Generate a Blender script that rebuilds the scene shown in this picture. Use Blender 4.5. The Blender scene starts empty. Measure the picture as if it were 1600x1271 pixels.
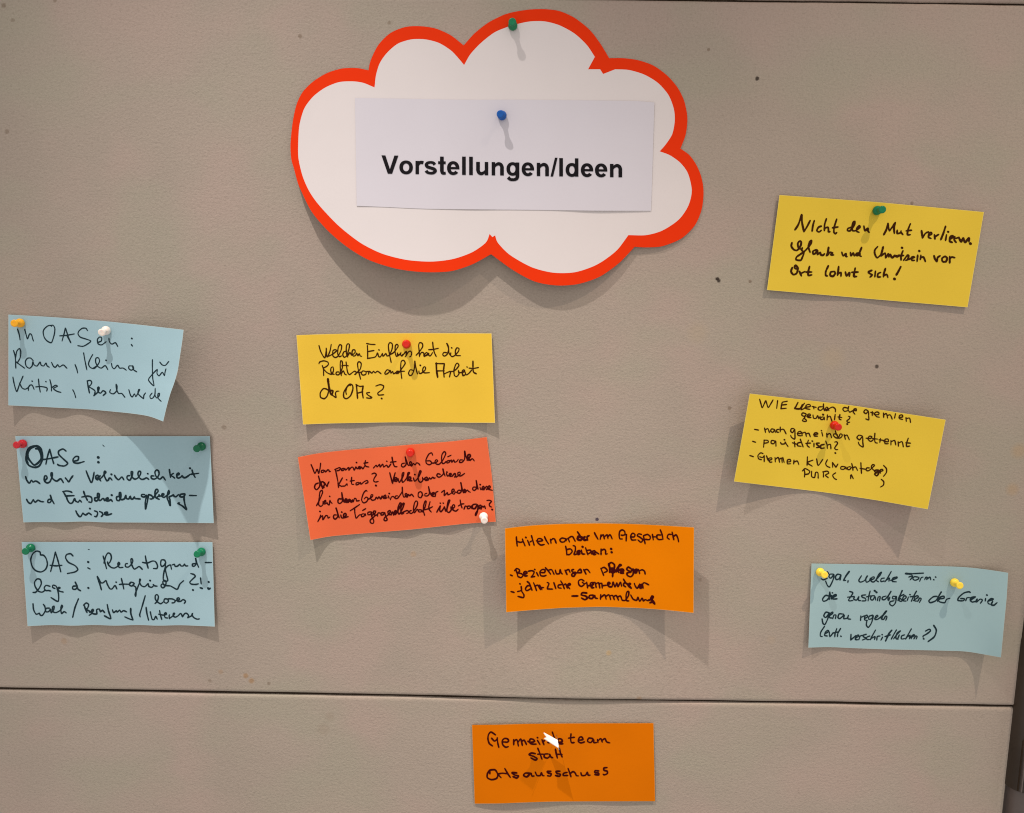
import bpy, bmesh, math, random
import numpy as np
from math import radians, sin, cos, pi
from mathutils import Vector, Matrix
from mathutils.geometry import delaunay_2d_cdt
random.seed(7); rng = np.random.RandomState(5)
sc = bpy.context.scene

# ---------------------------------------------------------------- camera
# world: board plane is Y = 0, the room is towards -Y, Z up, metres
F_PX, PW, PH = 1200.0, 1600, 1271
PITCH, YAW, ROLL, DIST = radians(7.9), radians(0.3), radians(0.85), 0.8
CF = np.array([-sin(YAW)*cos(PITCH), cos(YAW)*cos(PITCH), -sin(PITCH)])
_r = np.cross(CF, [0, 0, 1]); _r /= np.linalg.norm(_r); _u = np.cross(_r, CF)
CR = _r*cos(ROLL)+_u*sin(ROLL); CU = _u*cos(ROLL)-_r*sin(ROLL)
CC = np.array([0, -DIST, 0])
cd = bpy.data.cameras.new("camera"); cam = bpy.data.objects.new("camera", cd); sc.collection.objects.link(cam)
cd.sensor_width = 36; cd.lens = 36*F_PX/PW; cd.clip_start = .01; cd.clip_end = 50
cam.matrix_world = Matrix(((CR[0], CU[0], -CF[0], CC[0]), (CR[1], CU[1], -CF[1], CC[1]), (CR[2], CU[2], -CF[2], CC[2]), (0, 0, 0, 1)))
sc.camera = cam
sc.cycles.filter_width = 1.1
sc.render.resolution_x, sc.render.resolution_y = 1024, 813

# ---------------------------------------------------------------- light: a lit room and two ceiling spots
w = bpy.data.worlds.new("World"); sc.world = w; w.use_nodes = True
w.node_tree.nodes['Background'].inputs[0].default_value = (1.0, .965, .93, 1)
w.node_tree.nodes['Background'].inputs[1].default_value = 0.68
def spot(name, loc, aim, watts, angle, col):
    l = bpy.data.lights.new(name, 'SPOT'); l.energy = watts; l.spot_size = radians(angle); l.spot_blend = 1.0
    l.shadow_soft_size = .015; l.color = col
    o = bpy.data.objects.new(name, l); sc.collection.objects.link(o); o.location = loc
    o.rotation_euler = (Vector(aim)-Vector(loc)).to_track_quat('-Z', 'Y').to_euler()
spot("ceiling_spot", (-.445, -.59, 1.5), (-.13, -.275, -.6), 142, 46, (1, .95, .90))
spot("ceiling_spot", (.84, -.64, 1.5), (.24, -.37, -.6), 116, 48.5, (1, .85, .69))
sc.view_settings.view_transform = 'Standard'; sc.view_settings.look = 'None'
sc.view_settings.exposure = 0.06; sc.view_settings.gamma = 1

# Handwriting, as pen strokes. Each card: pen width and its lines; "/" lifts the pen, "*k" scales the pen width,
# "@x,y,z" names the stretch of the photograph (origin, magnification) in which the following strokes were measured.
INK = {
'c1': (1.9,[
"@15,500,9.779 120,140 145,220 160,310/230,145 250,220 272,290 305,215 335,230 352,290 365,325/640,100 625,85 580,95 530,140 512,190 530,270 575,325 635,350 660,300 685,210 690,130 665,85 625,85/850,125 835,200 800,325/855,130 880,210 905,280 935,350/*1.3 880,245 935,350/765,245 860,238 990,215/1190,165 1165,130 1110,130 1060,170 1045,215 1080,265 1170,295 1240,325 1190,370 1120,405 1040,395/@145,500,9.079 75,320 120,300 125,255 95,245 65,280 75,340 125,355 190,310/228,260 235,310 270,345 320,325 355,380/*1.3 553,265/*1.2 545,350 562,372",
"@15,500,9.779 60,470 85,560 95,740/90,580 110,480 150,440 170,490 160,580 120,650 95,640 120,660 230,740/360,625 320,585 270,590 240,640 255,710 305,740 345,700 355,640 375,690 420,705 465,645 480,690 520,705 555,660 570,700 605,725/640,650 670,710 700,725 735,685 760,720 820,690 875,740/1000,685 1025,750 1040,815/1130,505 1150,620 1180,765/1270,530 1235,590 1205,670 1230,725 1290,745 1340,700/@145,500,9.079 0,690 60,650 95,590 80,540 45,545 40,600 70,660 120,685 175,650 215,710/187,575/265,620 275,670 305,695 350,645 380,685 430,685 475,715/560,655 515,655 510,690 545,715 580,690 565,650 575,705 625,740/845,565 845,700 850,830 865,935 790,855 830,790 880,735 915,705 910,760 940,795 985,745 1015,790 1025,740 1038,695/950,600 985,640 1030,645 1078,590",
"@15,500,9.779 50,875 70,980 108,1095 150,990 205,860/150,965 190,1040 235,1060 280,1040 310,1000 345,1000 375,1065/345,938/285,1080 290,1045/440,905 450,1000 468,1105/400,1025 480,1020 560,1035 575,1055 565,1090/555,945/615,915 635,1000 640,1090/640,1040 700,1000 730,1015 670,1050 720,1090 785,1110/965,1070 990,1120 1010,1190/*1.2 1185,930 1200,1020 1220,1120/1185,935 1230,925 1255,955 1235,1000 1210,1020 1265,1055 1305,1090 1290,1160/@145,500,9.079 *1.2 15,1075 75,1020 90,960 70,960 75,1020 110,1040 145,1005 185,1035 145,1075/250,990 240,1030 290,1050 335,1010 345,940 330,915 335,980 365,1045 410,1045 455,1100/510,990 535,1070 560,1095 590,1050 610,1090 640,1040 665,990 650,990 640,1040 670,1080 720,1120/720,1120 725,1070 750,1035/840,1040 810,1080 820,1115 850,1110 880,1060 885,970/880,1060 890,1090 910,1110 940,1080 945,1045 925,1050 925,1110 970,1158"]),
'c2': (2.55,[
"@10,670,4.7059 *1.2 215,148 235,150 250,180 255,220 235,250 205,268 180,245 160,215 158,180 180,145 215,130 250,145 262,190 262,235 240,275 205,285 165,270 145,230 148,180 165,145 200,128 235,130 256,155 265,205/*1.5 205,130 168,145 153,185 147,225 157,255/*1.5 235,137 256,165 263,205 259,240/318,152 302,205 290,262/318,152 332,205 348,258/270,228 320,220 380,208/438,165 415,150 385,165 385,190 420,225 450,255 425,275 385,270 375,262/495,240 525,232 530,208 510,205 490,225 495,248 525,255 572,242/*1.3 675,212/*1.3 677,248/*.5 708,120 715,128 720,130",
"@30,725,10 100,200 115,250 145,295 165,300 190,255 215,285 250,270 285,280 325,312/*1.1 395,265 435,225 425,190 400,190 390,235 400,275 435,300 475,285 495,250 515,190 515,145 500,145 500,190 525,235 560,262 590,270 640,235 660,245 690,295/720,220 750,255 775,285 800,240 840,185/1045,110 1080,200 1120,290 1135,290 1155,220 1170,130/*1.1 1205,230 1240,210 1225,180 1200,190 1195,230 1225,250 1250,200 1265,188/1250,235 1275,270/1265,235 1300,200 1340,150 1355,130 1335,115 1325,150 1340,215 1370,265 1395,250 1405,225 1425,225 1450,255/*1.2 1440,165/@170,725,10 90,180 110,215 150,250 180,225 205,205 235,250/325,185 290,190 285,230 325,258 355,210 375,130 350,120 350,170 370,215 410,240 460,215 495,160 495,120 465,120 455,165 475,215 510,242 545,240 590,220 625,245/608,155/705,190 665,190 665,225 705,240 755,215 785,160 775,110 745,98 720,130 735,190 765,220 800,240 845,205 885,258/945,90 955,150 965,215/1010,150 965,180 1000,200 1030,225/*1.1 1060,185 1100,165 1090,145 1065,165 1065,210 1090,225 1130,205 1145,185 1165,215 1200,215 1240,190 1270,165/1300,95 1315,150 1350,215/1280,165 1360,155 1405,148/*1.2 1268,70",
"@30,725,10 115,555 140,600 180,620 220,560 225,570 250,600 290,570 310,575 340,590 385,595/495,555 455,560 445,600 480,605 505,560 485,490 510,560 545,625/680,435 740,425 800,435 825,450/690,440 720,490 735,510 755,570 790,615 830,610 865,545 880,580 920,600 945,570 975,600/720,505 790,500 860,498/*1.1 1005,430 1030,500 1065,570/975,520 1060,505 1115,515 1135,545 1130,600 1080,595/*1.1 1225,530 1180,535 1185,575 1220,575 1250,520 1250,470 1225,465 1225,520 1260,575 1300,545 1320,545 1335,575 1365,560 1390,550 1385,530 1355,545 1365,580 1400,580 1430,560 1455,588/1445,490/@170,725,10 *1.1 150,510 120,520 125,565 160,575 185,520 185,455 165,450 165,510 195,560 245,545 265,495 275,540 310,550 335,510 345,545 375,550 400,515 410,545 440,545 490,550/560,480 515,480 510,505 550,520 590,490 585,520 570,600 575,705 600,600 620,480/620,480 665,495 690,530 670,550 640,548/690,545 730,480 770,430 760,400 735,405 720,460 735,530 790,555/745,530 790,490 780,480/*1.1 790,510 850,490 860,475 835,470 830,505 860,525 900,500 945,460 935,420 925,450 910,530 940,600 960,655 955,560 940,520 985,500 1010,485 1020,510 1050,515 1090,480/*1.1 1170,470 1120,480 1110,510 1150,520 1190,490 1185,470 1175,540 1190,640 1215,715 1150,660 1080,620 1105,610/1260,495 1370,498",
"@30,725,10 885,735 905,780 940,825 965,820 995,770 1010,785 1040,800 1085,770 1130,800/1105,700/1175,735 1215,750 1225,780 1205,825 1175,820/1255,745 1295,765 1305,800 1280,825/*1.1 1330,790 1380,775 1370,755 1335,765 1345,795 1385,800 1445,780"]),
'c3': (2.3,[
"@45,860,10 180,75 175,30 120,15 60,60 30,150 55,260 110,320 190,340 260,300 290,220 270,130 230,80 180,75/415,30 380,180 340,335/415,30 460,180 500,340/330,235 430,245 520,235/690,90 650,55 590,70 575,120 620,190 720,240 765,300 720,340 600,365/*1.2 928,185/920,275 960,295/@150,850,10 110,190 130,260 165,390/125,300 150,200 185,145 225,160 240,220 215,290 185,310 180,285 195,330 240,370 290,378 340,350 370,315 355,290 340,320 365,370 420,368/490,310 460,315 460,355 500,365 545,330 575,270 560,230 545,240 550,300 575,365 600,395 640,375 675,355 725,400/*1.1 770,190 785,270 815,385/725,290 800,300 880,270 930,280 960,340 950,385 895,385/1090,295 1070,255 1020,255 1010,320 1030,355 1070,330 1085,300 1080,370 1060,450 1050,550 1080,590 1120,570 1100,480 1085,390 1130,340 1165,330/1165,330 1180,400/1190,330 1225,320 1235,350 1270,350 1310,320 1325,345 1365,345 1380,315 1400,345 1435,345/1560,310 1510,315 1505,345 1535,350 1565,310 1555,225 1575,300 1605,370/@20,830,4.7059 1415,232 1462,232/*.5 553,135 565,137",
"@45,860,10 65,660 110,655 165,590 195,520 180,460 130,450 90,500 100,570 150,640 210,655 260,620/330,565 270,550 240,590 260,630 310,630 345,640/425,560 380,545 370,580 410,600/425,560 445,600 465,700 455,800 345,740/440,610 490,590 470,580 450,605 480,640 540,655/*1.1 735,560 690,565 685,605 730,610 755,570 725,500 755,570 770,610 810,635/*1.3 930,590/@150,850,10 *1.2 20,510 50,600 85,720/*1.1 25,520 75,610/75,610 110,610 155,575 175,630 215,700 250,705 290,655 305,660 325,705/315,600/395,540 420,640 435,710/365,635 430,630 520,630 545,600/590,610 540,600 520,640 560,660 600,620/575,650 620,680 625,760 620,825 610,790 640,710 675,620 695,560 685,550 680,600 710,655 760,670 800,635 815,625 825,665 870,680 905,645 890,635/905,650 925,660 955,662/845,575/1075,640 1030,630 1015,660 1045,690 1085,650 1095,590 1070,570 1045,590 1050,630 1075,650 1120,655 1165,660 1210,685 1270,710 1310,630 1370,575/1480,465 1530,480 1550,510 1500,560 1465,600 1490,630 1560,635 1600,625/1515,722/@20,830,4.7059 1380,345 1385,390/*1.4 1440,375/@195,910,11.43 *1.4 1345,98 1385,112/*1.4 1485,105 1500,122 1525,108",
"@45,860,10 65,835 75,930 115,1000 165,985 175,1010 210,1020 255,950 250,880 225,845/320,905 270,910 265,960 310,960 340,920 350,975 390,930 395,875 370,890 380,960 425,975 490,940 525,880 515,860 500,900 510,990 550,960 585,980/*1.1 775,760 720,900 685,1050/*1.1 860,850 885,920 910,975/855,860 895,825 935,850 915,910 890,920 960,960 985,985 940,1020/*1.1 950,970 1010,950 1000,920 980,945 1000,990 1060,995 1060,930 1100,920 1120,960 1150,940 1185,975/*1.1 1225,850 1245,950 1280,1070 1180,1025/1305,930 1325,975 1370,945 1380,970 1420,935 1440,970 1480,945 1530,965/@195,910,11.43 *1.2 105,470 108,560 145,675/145,675 80,655 0,620/365,240 310,430 265,580 275,620",
"@195,910,11.43 540,380 580,340 600,260 575,220 545,240 545,300 580,350 640,385 690,350/760,300 710,300 700,350 740,375 780,340 770,300 850,300 900,330 880,365 840,370/*1.1 900,330 975,310 965,280 935,290 945,340 1000,340 1040,310 1085,340 1060,380",
"@195,910,11.43 *1.1 380,450 395,560 425,680/455,530 470,600 490,665 525,665 550,610 580,660/620,505 635,580 660,665/600,570 690,590/690,590 745,570 730,545 705,570 720,630 770,640/800,650 790,600 800,580/800,645 860,600 890,560 870,555 865,600 900,625 950,600 990,560 1010,570 1030,620/1030,620 1070,560 1110,560 1140,600 1120,635 1190,600 1210,555 1200,580 1230,630 1290,660 1335,655"]),
'c4': (2.0,[
"@490,530,11.4286 95,115 130,230 200,335 230,170/225,165 240,320 290,220 315,95/240,320 340,270 410,210 390,190 345,210 345,300 390,330 440,300 490,200 500,120 470,100 440,150 430,260 460,315 500,300/590,225 545,225 520,280 545,325 590,300 630,180 640,100 610,85 585,130 585,250 610,325/610,300 650,240 680,290 740,240 735,195 700,195 685,250 710,305 750,290 770,250 790,300 815,260 830,300 860,310/945,80 1020,95 1100,98/960,115 965,220 965,350/965,225 1080,205/960,348 1100,320 1140,250 1160,310 1190,320 1230,255/1168,195/1230,255 1240,310 1290,260 1310,300 1350,290 1400,180 1405,90 1360,65 1335,120 1350,250 1385,420/1350,285 1430,240 1510,130 1490,95 1460,120 1455,230 1480,310 1530,270/@620,530,11.4286 10,250 15,300 60,270 75,240/60,260 80,300 110,270/90,310 140,250 170,225 165,300 145,320/165,300 200,240 240,215 265,250 250,310 225,320/345,290 400,230 460,140 455,80 410,65 390,110 400,220 405,315/405,300 440,240 480,250 490,310 550,265 530,240 500,270 500,300 540,290 570,255 570,290 600,300 640,240/*1.1 640,55 650,150 670,240 705,315/570,190 650,185 745,165/890,245 840,240 820,280 850,305 900,270 925,180 890,75 920,130 930,240 950,285/965,245 960,290 990,315 1040,290 1100,220 1110,170 1070,160 1045,220 1060,290 1140,298/980,158",
"@490,530,11.4286 95,440 110,410 180,390 250,410 265,450 230,490 170,520/155,475 175,540 180,655/180,540 240,600 320,630 355,560 345,500 315,510 305,560 325,620 370,630/460,590 410,590 400,630 440,640 480,600 515,500 510,400 485,390 475,450 480,560 495,655/495,620 530,570 560,630 590,640/580,410 590,500 610,600 640,635 690,600/500,480 560,470 620,478/690,600 730,575 760,590 750,630 730,630/750,620 830,540 850,440 810,405 785,440 800,560 840,720/780,600 860,590/930,580 880,570 850,610 880,645 930,630 940,590/930,585 985,580 980,630/1000,575 1040,610 1070,575 1100,605 1140,575 1205,620/1350,560 1310,550 1270,610 1290,630 1340,600 1370,560 1380,610 1410,580 1430,620 1480,590 1490,570/@620,530,11.4286 -10,620 50,590 20,570/-10,600 60,580 140,575/20,620 110,500 150,430 120,380 80,400 70,480 75,600 90,710/290,560 240,550 210,610 230,650 270,640 305,560 320,470 322,395 335,480 360,590 370,625/395,570 400,610 430,615 500,560 515,510 490,495 465,530 465,580 500,605 585,600/420,470/*1.4 705,430 710,560 730,685/690,435 760,440 850,440/*1.2 850,440 835,560 845,680/715,570 850,568/850,620 920,590 960,580 940,680/960,580 1010,575 1060,540 1110,470 1080,430 1050,460 1020,560 1030,650 1070,670 1110,620 1100,560/1100,600 1150,600/*1.2 1150,600 1210,580 1200,550 1170,570 1180,650 1220,640/1215,580 1240,640 1290,610 1340,550/1255,500/*1.2 1360,395 1360,500 1370,590 1420,620/1290,520 1370,525 1460,508",
"@490,530,11.4286 *1.1 270,920 220,890 170,890 120,960 125,1040 190,1065 240,1020 270,930/*1.8 255,715 270,830 290,940/*1.4 290,940 320,1000 345,930 310,920 300,970 345,1010/345,1010 400,1045 390,970 410,935 455,930/*1.1 655,830 660,810 600,850 540,950 540,1040 590,1065 660,1010 700,900 695,830 650,805 600,850 575,930 585,990/*1.2 765,820 775,940 785,1060/755,810 820,845 890,840/*1.2 885,840 870,940 885,1055/775,970 880,940/1000,955 945,965 970,1000 1040,1045 1000,1058 940,1050/1110,840 1190,815 1250,840 1230,900 1150,960 1160,1000 1255,995/*1.2 1215,1062"]),
'c5': (2.1,[
"@480,700,10 60,260 90,330 120,400 150,340 160,340 180,400 200,320 210,240/260,350 225,355 220,385 255,380 275,350 285,380 320,345 340,350 345,370 365,368/430,340 500,310 520,320 500,350 460,360/440,340 460,430 480,530/575,320 540,330 535,355 570,350 590,320 600,350 640,310 655,315 650,350 690,305 715,305 735,350 760,300 780,330/770,230/790,325 830,305 825,290 800,300 805,325 830,325 850,300 870,330 905,270/910,200 900,260 920,290 965,300/885,240 950,230/1035,315 1080,270 1090,300 1130,260 1140,300 1180,255 1195,300 1240,270 1265,305 1310,250/1243,210/*1.1 1325,145 1340,230 1365,290 1405,295/1300,225 1390,215/@620,690,10 120,340 80,350 72,385 105,400 145,355 130,240 160,330 185,375 235,345 215,315 200,345 230,385 260,345 285,370 310,335 340,345 362,372/560,215 545,180 500,200 455,290 465,345 510,365 545,340 520,305 465,305/545,340 600,335 640,305 615,285 595,320 620,355 665,355 720,290 765,190 740,160 705,210 700,290 715,345 745,340 770,310/830,300 790,305 780,335 815,330 850,290 860,325 890,290 905,325 940,310 960,280/795,240 850,215/1030,290 990,290 980,325 1020,325 1060,270 1060,150 1085,250 1115,300/*1.5 1100,290 1150,230 1140,205 1110,215 1110,270 1150,295/1150,295 1180,270 1212,305",
"@480,700,10 *1.1 175,550 130,570 115,620 145,655 190,610 200,540 175,440 205,540 240,635/*1.3 240,635 270,570 245,530 215,545 230,600 265,620/270,540 310,605 320,570 340,530/*1.1 480,530 490,620/550,470 500,560 495,575/540,600 590,595 620,560 625,590/495,580 540,605/615,500/695,460 690,530 700,570 730,570/670,520 740,510/800,540 765,550 765,580 800,570 830,540 840,570 890,530 935,510 950,540 910,560/1010,410 1050,395 1080,420 1045,480 1040,520 1070,535 1110,525/*1.2 1075,590/*1.2 1290,390 1310,470 1335,555/1335,555 1350,480 1375,385/*1.1 1345,520 1400,485 1390,465 1360,480 1360,520 1400,525/1400,525 1420,480 1440,540 1500,440 1510,385 1485,400 1480,500 1490,540 1520,520/@620,690,10 120,620 160,560 200,490 175,490 160,560 165,610/*1.3 165,610 215,590 215,560 185,560 190,610 240,615/260,570 275,620 300,610 350,540 380,465 360,460 335,540 340,610 370,640 405,610 400,560/283,520/*1.1 400,580 450,600 480,580 465,560 435,580 450,610 490,605 510,570 530,590 560,560 580,575 600,570/*1.1 680,515 640,505 625,535 655,560 690,545 730,500 720,430 735,490 755,540/775,500 790,545/785,480/*1.1 800,540 850,520 845,500 820,510 830,545 860,545/*1.1 865,545 905,500 920,530 900,560/925,560 990,510 985,480 955,490 960,530 1000,540 1060,500",
"@480,750,10 145,405 190,320 240,200 230,165 200,190 185,300 180,390 215,415 250,380 245,340/245,370 290,340 285,320 260,340 270,380 310,360 320,380 345,390 350,330/355,320 370,350 390,370/350,258/*1.1 540,300 490,300 480,350 510,370 550,330 540,200 555,280 575,350/*1.7 580,345 620,315 600,300 590,340 640,345 660,310 690,345 710,315/720,345 740,290 765,300 770,330 815,325/935,180 920,165 880,210 850,310 880,360 930,340 950,290 920,270 890,300/950,310 1020,260 1025,235 1000,235 990,290 1020,320 1060,310/*1.1 1060,310 1080,270 1100,300 1120,265 1150,300 1170,255 1190,290/*1.1 1190,290 1230,265 1220,240 1200,255 1205,290 1250,280/1265,250 1280,290/1283,215/1300,310 1315,270 1345,260 1370,290/1410,250 1380,255 1375,290 1410,290 1450,240 1485,180 1485,115 1490,200 1510,270 1560,240 1550,215 1530,225 1540,265 1570,270/@620,740,10 *1.1 165,370 180,330 205,350 230,325 265,365/375,285 340,300 335,360 375,380 400,330 385,290 410,345/470,310 440,320 440,350 480,350 510,310 495,205 520,300 545,350/*1.2 545,350 585,310 570,300 545,320 560,355 590,360/600,360 610,300 645,280/700,295 745,265 740,345 790,300 800,335 850,310 895,275 890,245 865,255 860,300 895,325 915,290 935,300/*1.1 1000,265 960,265 945,300 980,310 1015,260 1000,145 1020,240 1040,300/*1.3 1040,300 1070,270 1060,250 1045,270 1060,300/1070,300 1100,260 1120,280 1150,295/*1.1 1230,215 1195,215 1185,250 1215,265 1250,220 1240,110 1255,190 1270,250/1300,215 1310,255/1303,175/*1.1 1320,250 1365,225 1355,200 1335,215 1335,250 1365,255/1370,250 1400,200 1415,225 1400,255/*1.1 1420,250 1460,220 1450,195 1430,205 1430,245 1495,265",
"@480,750,10 210,550 200,590 165,655/200,495/195,600 240,560 245,625 290,560 320,565 325,600 355,580/*1.1 460,550 420,550 410,590 440,615 480,560 450,440 480,530 500,595/525,550 535,590 560,600/540,505/*1.2 560,600 610,550 595,525 570,540 575,590 640,575/670,485 740,440 820,385/740,440 745,520 760,600/770,600 815,550 840,545/885,530 850,540 850,575 885,570 905,530 915,560/865,480 915,450/990,500 950,510 950,545 985,540 1010,500 1005,560 1040,640 1030,680 990,670 985,630 1030,590 1070,550/*1.1 1010,560 1060,520 1070,490 1040,490 1035,530 1070,555 1100,540/1100,570 1105,520 1140,520/*1.1 1190,510 1155,520 1155,550 1190,545 1210,510 1225,570 1250,620 1230,640 1200,630 1210,590 1260,550 1300,500 1290,480 1260,500 1275,545 1310,540/*1.2 1310,550 1330,500 1345,530 1350,550 1390,500 1385,480 1360,500 1365,545/*1.1 1380,545 1430,460 1470,370 1450,360 1420,430 1420,520 1440,535 1490,450 1515,370 1500,365 1465,440 1470,530 1510,520/@620,740,10 60,625 110,600 160,580 180,590 175,620 150,625/225,580 200,590 205,620 240,620 310,520 325,450 300,430 275,470 260,560 275,615 320,560 340,600/380,570 340,570 345,600 380,600 390,570 400,600 440,530 460,440 445,430 420,500 415,580 435,655/520,440 500,520 510,570 540,605/430,570 500,550 560,520/*1.1 625,605 680,505 670,570 690,600 730,550 745,520 760,590/680,465/727,465/*1.1 770,590 800,500 830,420 810,420 790,500 785,590 815,610 850,570 845,520/*1.1 850,570 905,520 895,490 870,500 870,560 920,590 960,560/*1.1 990,415 1000,480 1020,540/960,510 1010,480 1050,475/1050,560 1070,510 1095,520/*1.1 1140,510 1105,515 1105,550 1140,545 1165,510 1170,550/*1.3 1240,480 1190,490 1180,540 1220,550 1260,490 1270,520 1260,580/*1.5 1262,580 1230,655 1245,600/*1.1 1270,560 1320,520 1310,495 1285,510 1295,550/*1.1 1315,560 1340,510 1355,530 1370,510 1385,550/@450,670,4.7059 1462,529 1480,527 1496,535 1480,555 1485,572 1499,577/*1.2 1501,595"]),
'c6': (2.5,[
"@795,825,10.593 125,150 130,220 140,305/135,225 190,240 235,230/225,185 245,240 270,300/310,205 345,290/283,160/375,130 395,200 420,290/350,235 385,215/455,215 500,225 560,210 530,180 480,185 475,240 530,285 590,275/590,145 620,210 660,270/690,190 700,260/690,215 730,180 760,190 785,255/940,180 880,170 845,200 870,235 920,230 950,180/950,190 950,215/980,170 1005,235/970,185 1030,145 1060,150 1100,225/1135,65 1180,130 1210,190/*1.5 1150,140 1140,190 1190,205 1220,165 1170,150/*1.4 1230,180 1260,150 1240,160 1245,200 1290,200/*1.2 1305,205 1295,150 1330,130/@925,825,10.593 40,80 65,130 100,190/150,115 135,195/140,160 185,115 205,185/205,150 250,115 265,180/262,150 300,115 335,185/500,185 460,180 450,120 460,60 500,35 540,60 545,110 510,125 480,120/545,110 575,110/570,110 565,220/640,150 700,150 710,110 670,90 640,140 660,200 730,200/820,110 770,100 750,130 800,160 840,200 810,240 760,200/850,130 865,200 880,265/855,130 920,110 965,150 950,195 880,190/1000,110 1015,200/1000,150 1060,150/1140,120 1080,120 1075,170 1110,195 1170,190/1130,35 1160,110 1175,190/1310,110 1265,110 1245,160 1280,190/1325,70 1340,130 1355,200/1345,150 1390,115 1420,170 1435,235",
"@795,825,10.593 940,305 955,370 960,450/960,360 1020,350 1050,390 1010,440 965,445/1065,295 1100,310 1100,380 1080,440 1130,435/*1.3 1130,420 1175,400 1165,380 1135,400 1150,440 1180,430/*1.1 1200,370 1215,430 1260,435/*1.2 1222,315/1270,330 1290,390 1310,445/1290,375 1350,370 1360,400 1320,430/*1.2 1370,430 1430,410 1420,380 1380,395 1400,440 1440,440/@925,825,10.593 *1.1 60,400 115,435/*1.1 150,350 150,445/155,375 200,355 225,380 225,435 255,430/*1.3 318,350/*1.3 325,405",
"@795,825,10.593 25,780 60,795/115,690 140,760 150,810/95,710 130,675 170,690 180,720 150,745 210,760 235,790 200,825 150,805/*1.2 240,780 300,750 280,725 250,740 265,795 310,795/320,720 380,710 420,730 400,780 370,815 430,805/460,740 490,800/430,690/520,740 590,740 600,700 555,690 515,730 530,790 580,800 620,785/605,660 650,710 695,770/660,700 710,695 750,770/770,700 790,760 840,755 850,690 870,750 890,765/930,700 965,775/945,710 990,690 1015,740/*1.1 1075,690 1040,700 1060,735 1110,740 1080,800 1045,795 1050,760 1120,750/*1.1 1130,745 1200,740 1185,685 1140,720/1240,690 1280,770/1250,700 1300,690 1345,745/@925,825,10.593 145,670 170,730 195,790/150,675 200,655 245,690 250,720 200,740/*1.3 275,595 295,670 290,740/*1.2 280,600 320,575 370,610 370,670/*2.2 300,680 350,680 370,720 320,730/*1.2 345,740 340,810/*1.3 400,730 430,650 485,620 460,610 430,680 440,740/*1.8 440,700 500,690 520,710 470,740/*1.3 470,750 525,750/*1.1 650,680 600,650 575,690 640,720 680,680 680,770 640,810 590,790 580,750 650,730/*1.8 690,720 740,690 730,740 690,730/*1.1 770,690 790,760/790,710 830,695 870,720 880,770",
"@795,825,10.593 35,1055 90,1070/205,970 215,1050 250,1110 240,1155 150,1135/145,1055 200,1040 215,1000/185,928/*1.1 360,960 310,960 275,1010 300,1040 360,1010/*1.1 305,890 340,920 385,1035/410,910 435,970 460,1040/430,970 480,950 525,1025/510,950 550,1025/530,990 580,990/635,905 665,920 645,980 640,1010 730,1015/745,905 780,1010/870,940 820,950 820,990 870,1000/860,880 890,930 920,1010/900,960 940,930 970,1000/*1.1 960,960 1020,940 1000,920 970,960 1010,1010/1245,880 1200,855 1155,880 1160,940 1200,970 1250,940/1215,900 1250,925 1290,910/1290,900 1305,995/*1.1 1310,960 1400,940 1390,905 1350,920 1370,990 1410,990/@925,825,10.593 0,980 10,920 50,905 70,990/60,930 110,910 130,1000/110,930 160,920 170,1000/170,960 240,950/*1.2 250,950 300,920 280,900 260,920 280,970 330,980/330,980 350,900 380,980 410,910 430,975 470,900 490,970/*1.1 590,930 540,910 520,950 560,980/520,850 560,910 610,970/*1.3 600,960 640,930 620,920 600,950 650,1000/700,920 720,970 750,1000 790,930/*1.4 790,960 830,940 810,1000 780,980/845,1000 840,930 870,910 940,945",
"@795,825,10.593 *1.2 1045,1130 1145,1128/*1.2 1290,1080 1220,1075 1200,1110 1270,1130 1300,1160 1260,1190 1200,1160/*1.2 1400,1115 1340,1120 1330,1160 1380,1170 1420,1120 1430,1160 1470,1170/@925,825,10.593 145,1105 140,1185/150,1150 210,1110 235,1185/225,1140 280,1110 310,1190/290,1130 340,1120 370,1190/350,1150 400,1120 440,1200/420,1150 470,1130 500,1200/500,1200 550,1200 600,1130 610,1060 585,1055 565,1110 570,1200 610,1210/640,1110 680,1180 740,1200 760,1150 790,1215 830,1165 850,1210 880,1190 920,1205/*1.2 920,1205 990,1180 1015,1140 990,1130 970,1180 1010,1210 1040,1260/*1.2 960,1240 1000,1230 1040,1265"]),
'c7': (2.6,[
"@755,1135,11.4286 220,155 140,105 95,150 85,230 110,310 170,355/150,215 200,265 240,240 255,205/250,210 260,300 280,380/350,280 430,285 455,260 430,225 380,220 340,260 350,330 400,375 450,365/545,240 545,335/550,270 600,240 630,355/620,290 670,230 700,345/680,280 730,250 775,330/*1.1 800,270 850,290 920,270 890,235 840,230 830,290 880,320 950,320/970,255 1015,330/970,205/1050,240 1085,330/1060,280 1100,255/1235,105 1260,180 1290,260/1150,290 1180,300/*1.1 1340,290 1410,280 1400,235 1350,225 1330,270 1360,310 1425,315/@720,1110,4.8485 835,180 832,215 838,245 860,245/815,212 840,208 862,205/892,228 925,222 915,202 898,208 890,235 910,248 938,240/1000,215 970,212 960,235 985,245 1005,222 1008,245 1030,245/1035,222 1040,245/1040,232 1060,215 1072,242/1072,228 1092,215 1105,240 1130,248",
"@755,1135,11.4286 *1.1 930,490 860,480 820,510 900,540 960,580 930,605 850,565/975,395 1010,480 1050,590/970,500 1060,500 1090,505/1160,495 1100,500 1090,550 1150,570 1200,520 1180,500 1210,550 1245,565/*1.1 1290,410 1305,490 1325,570/*1.1 1360,395 1380,480 1410,550/1300,500 1410,505",
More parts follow.
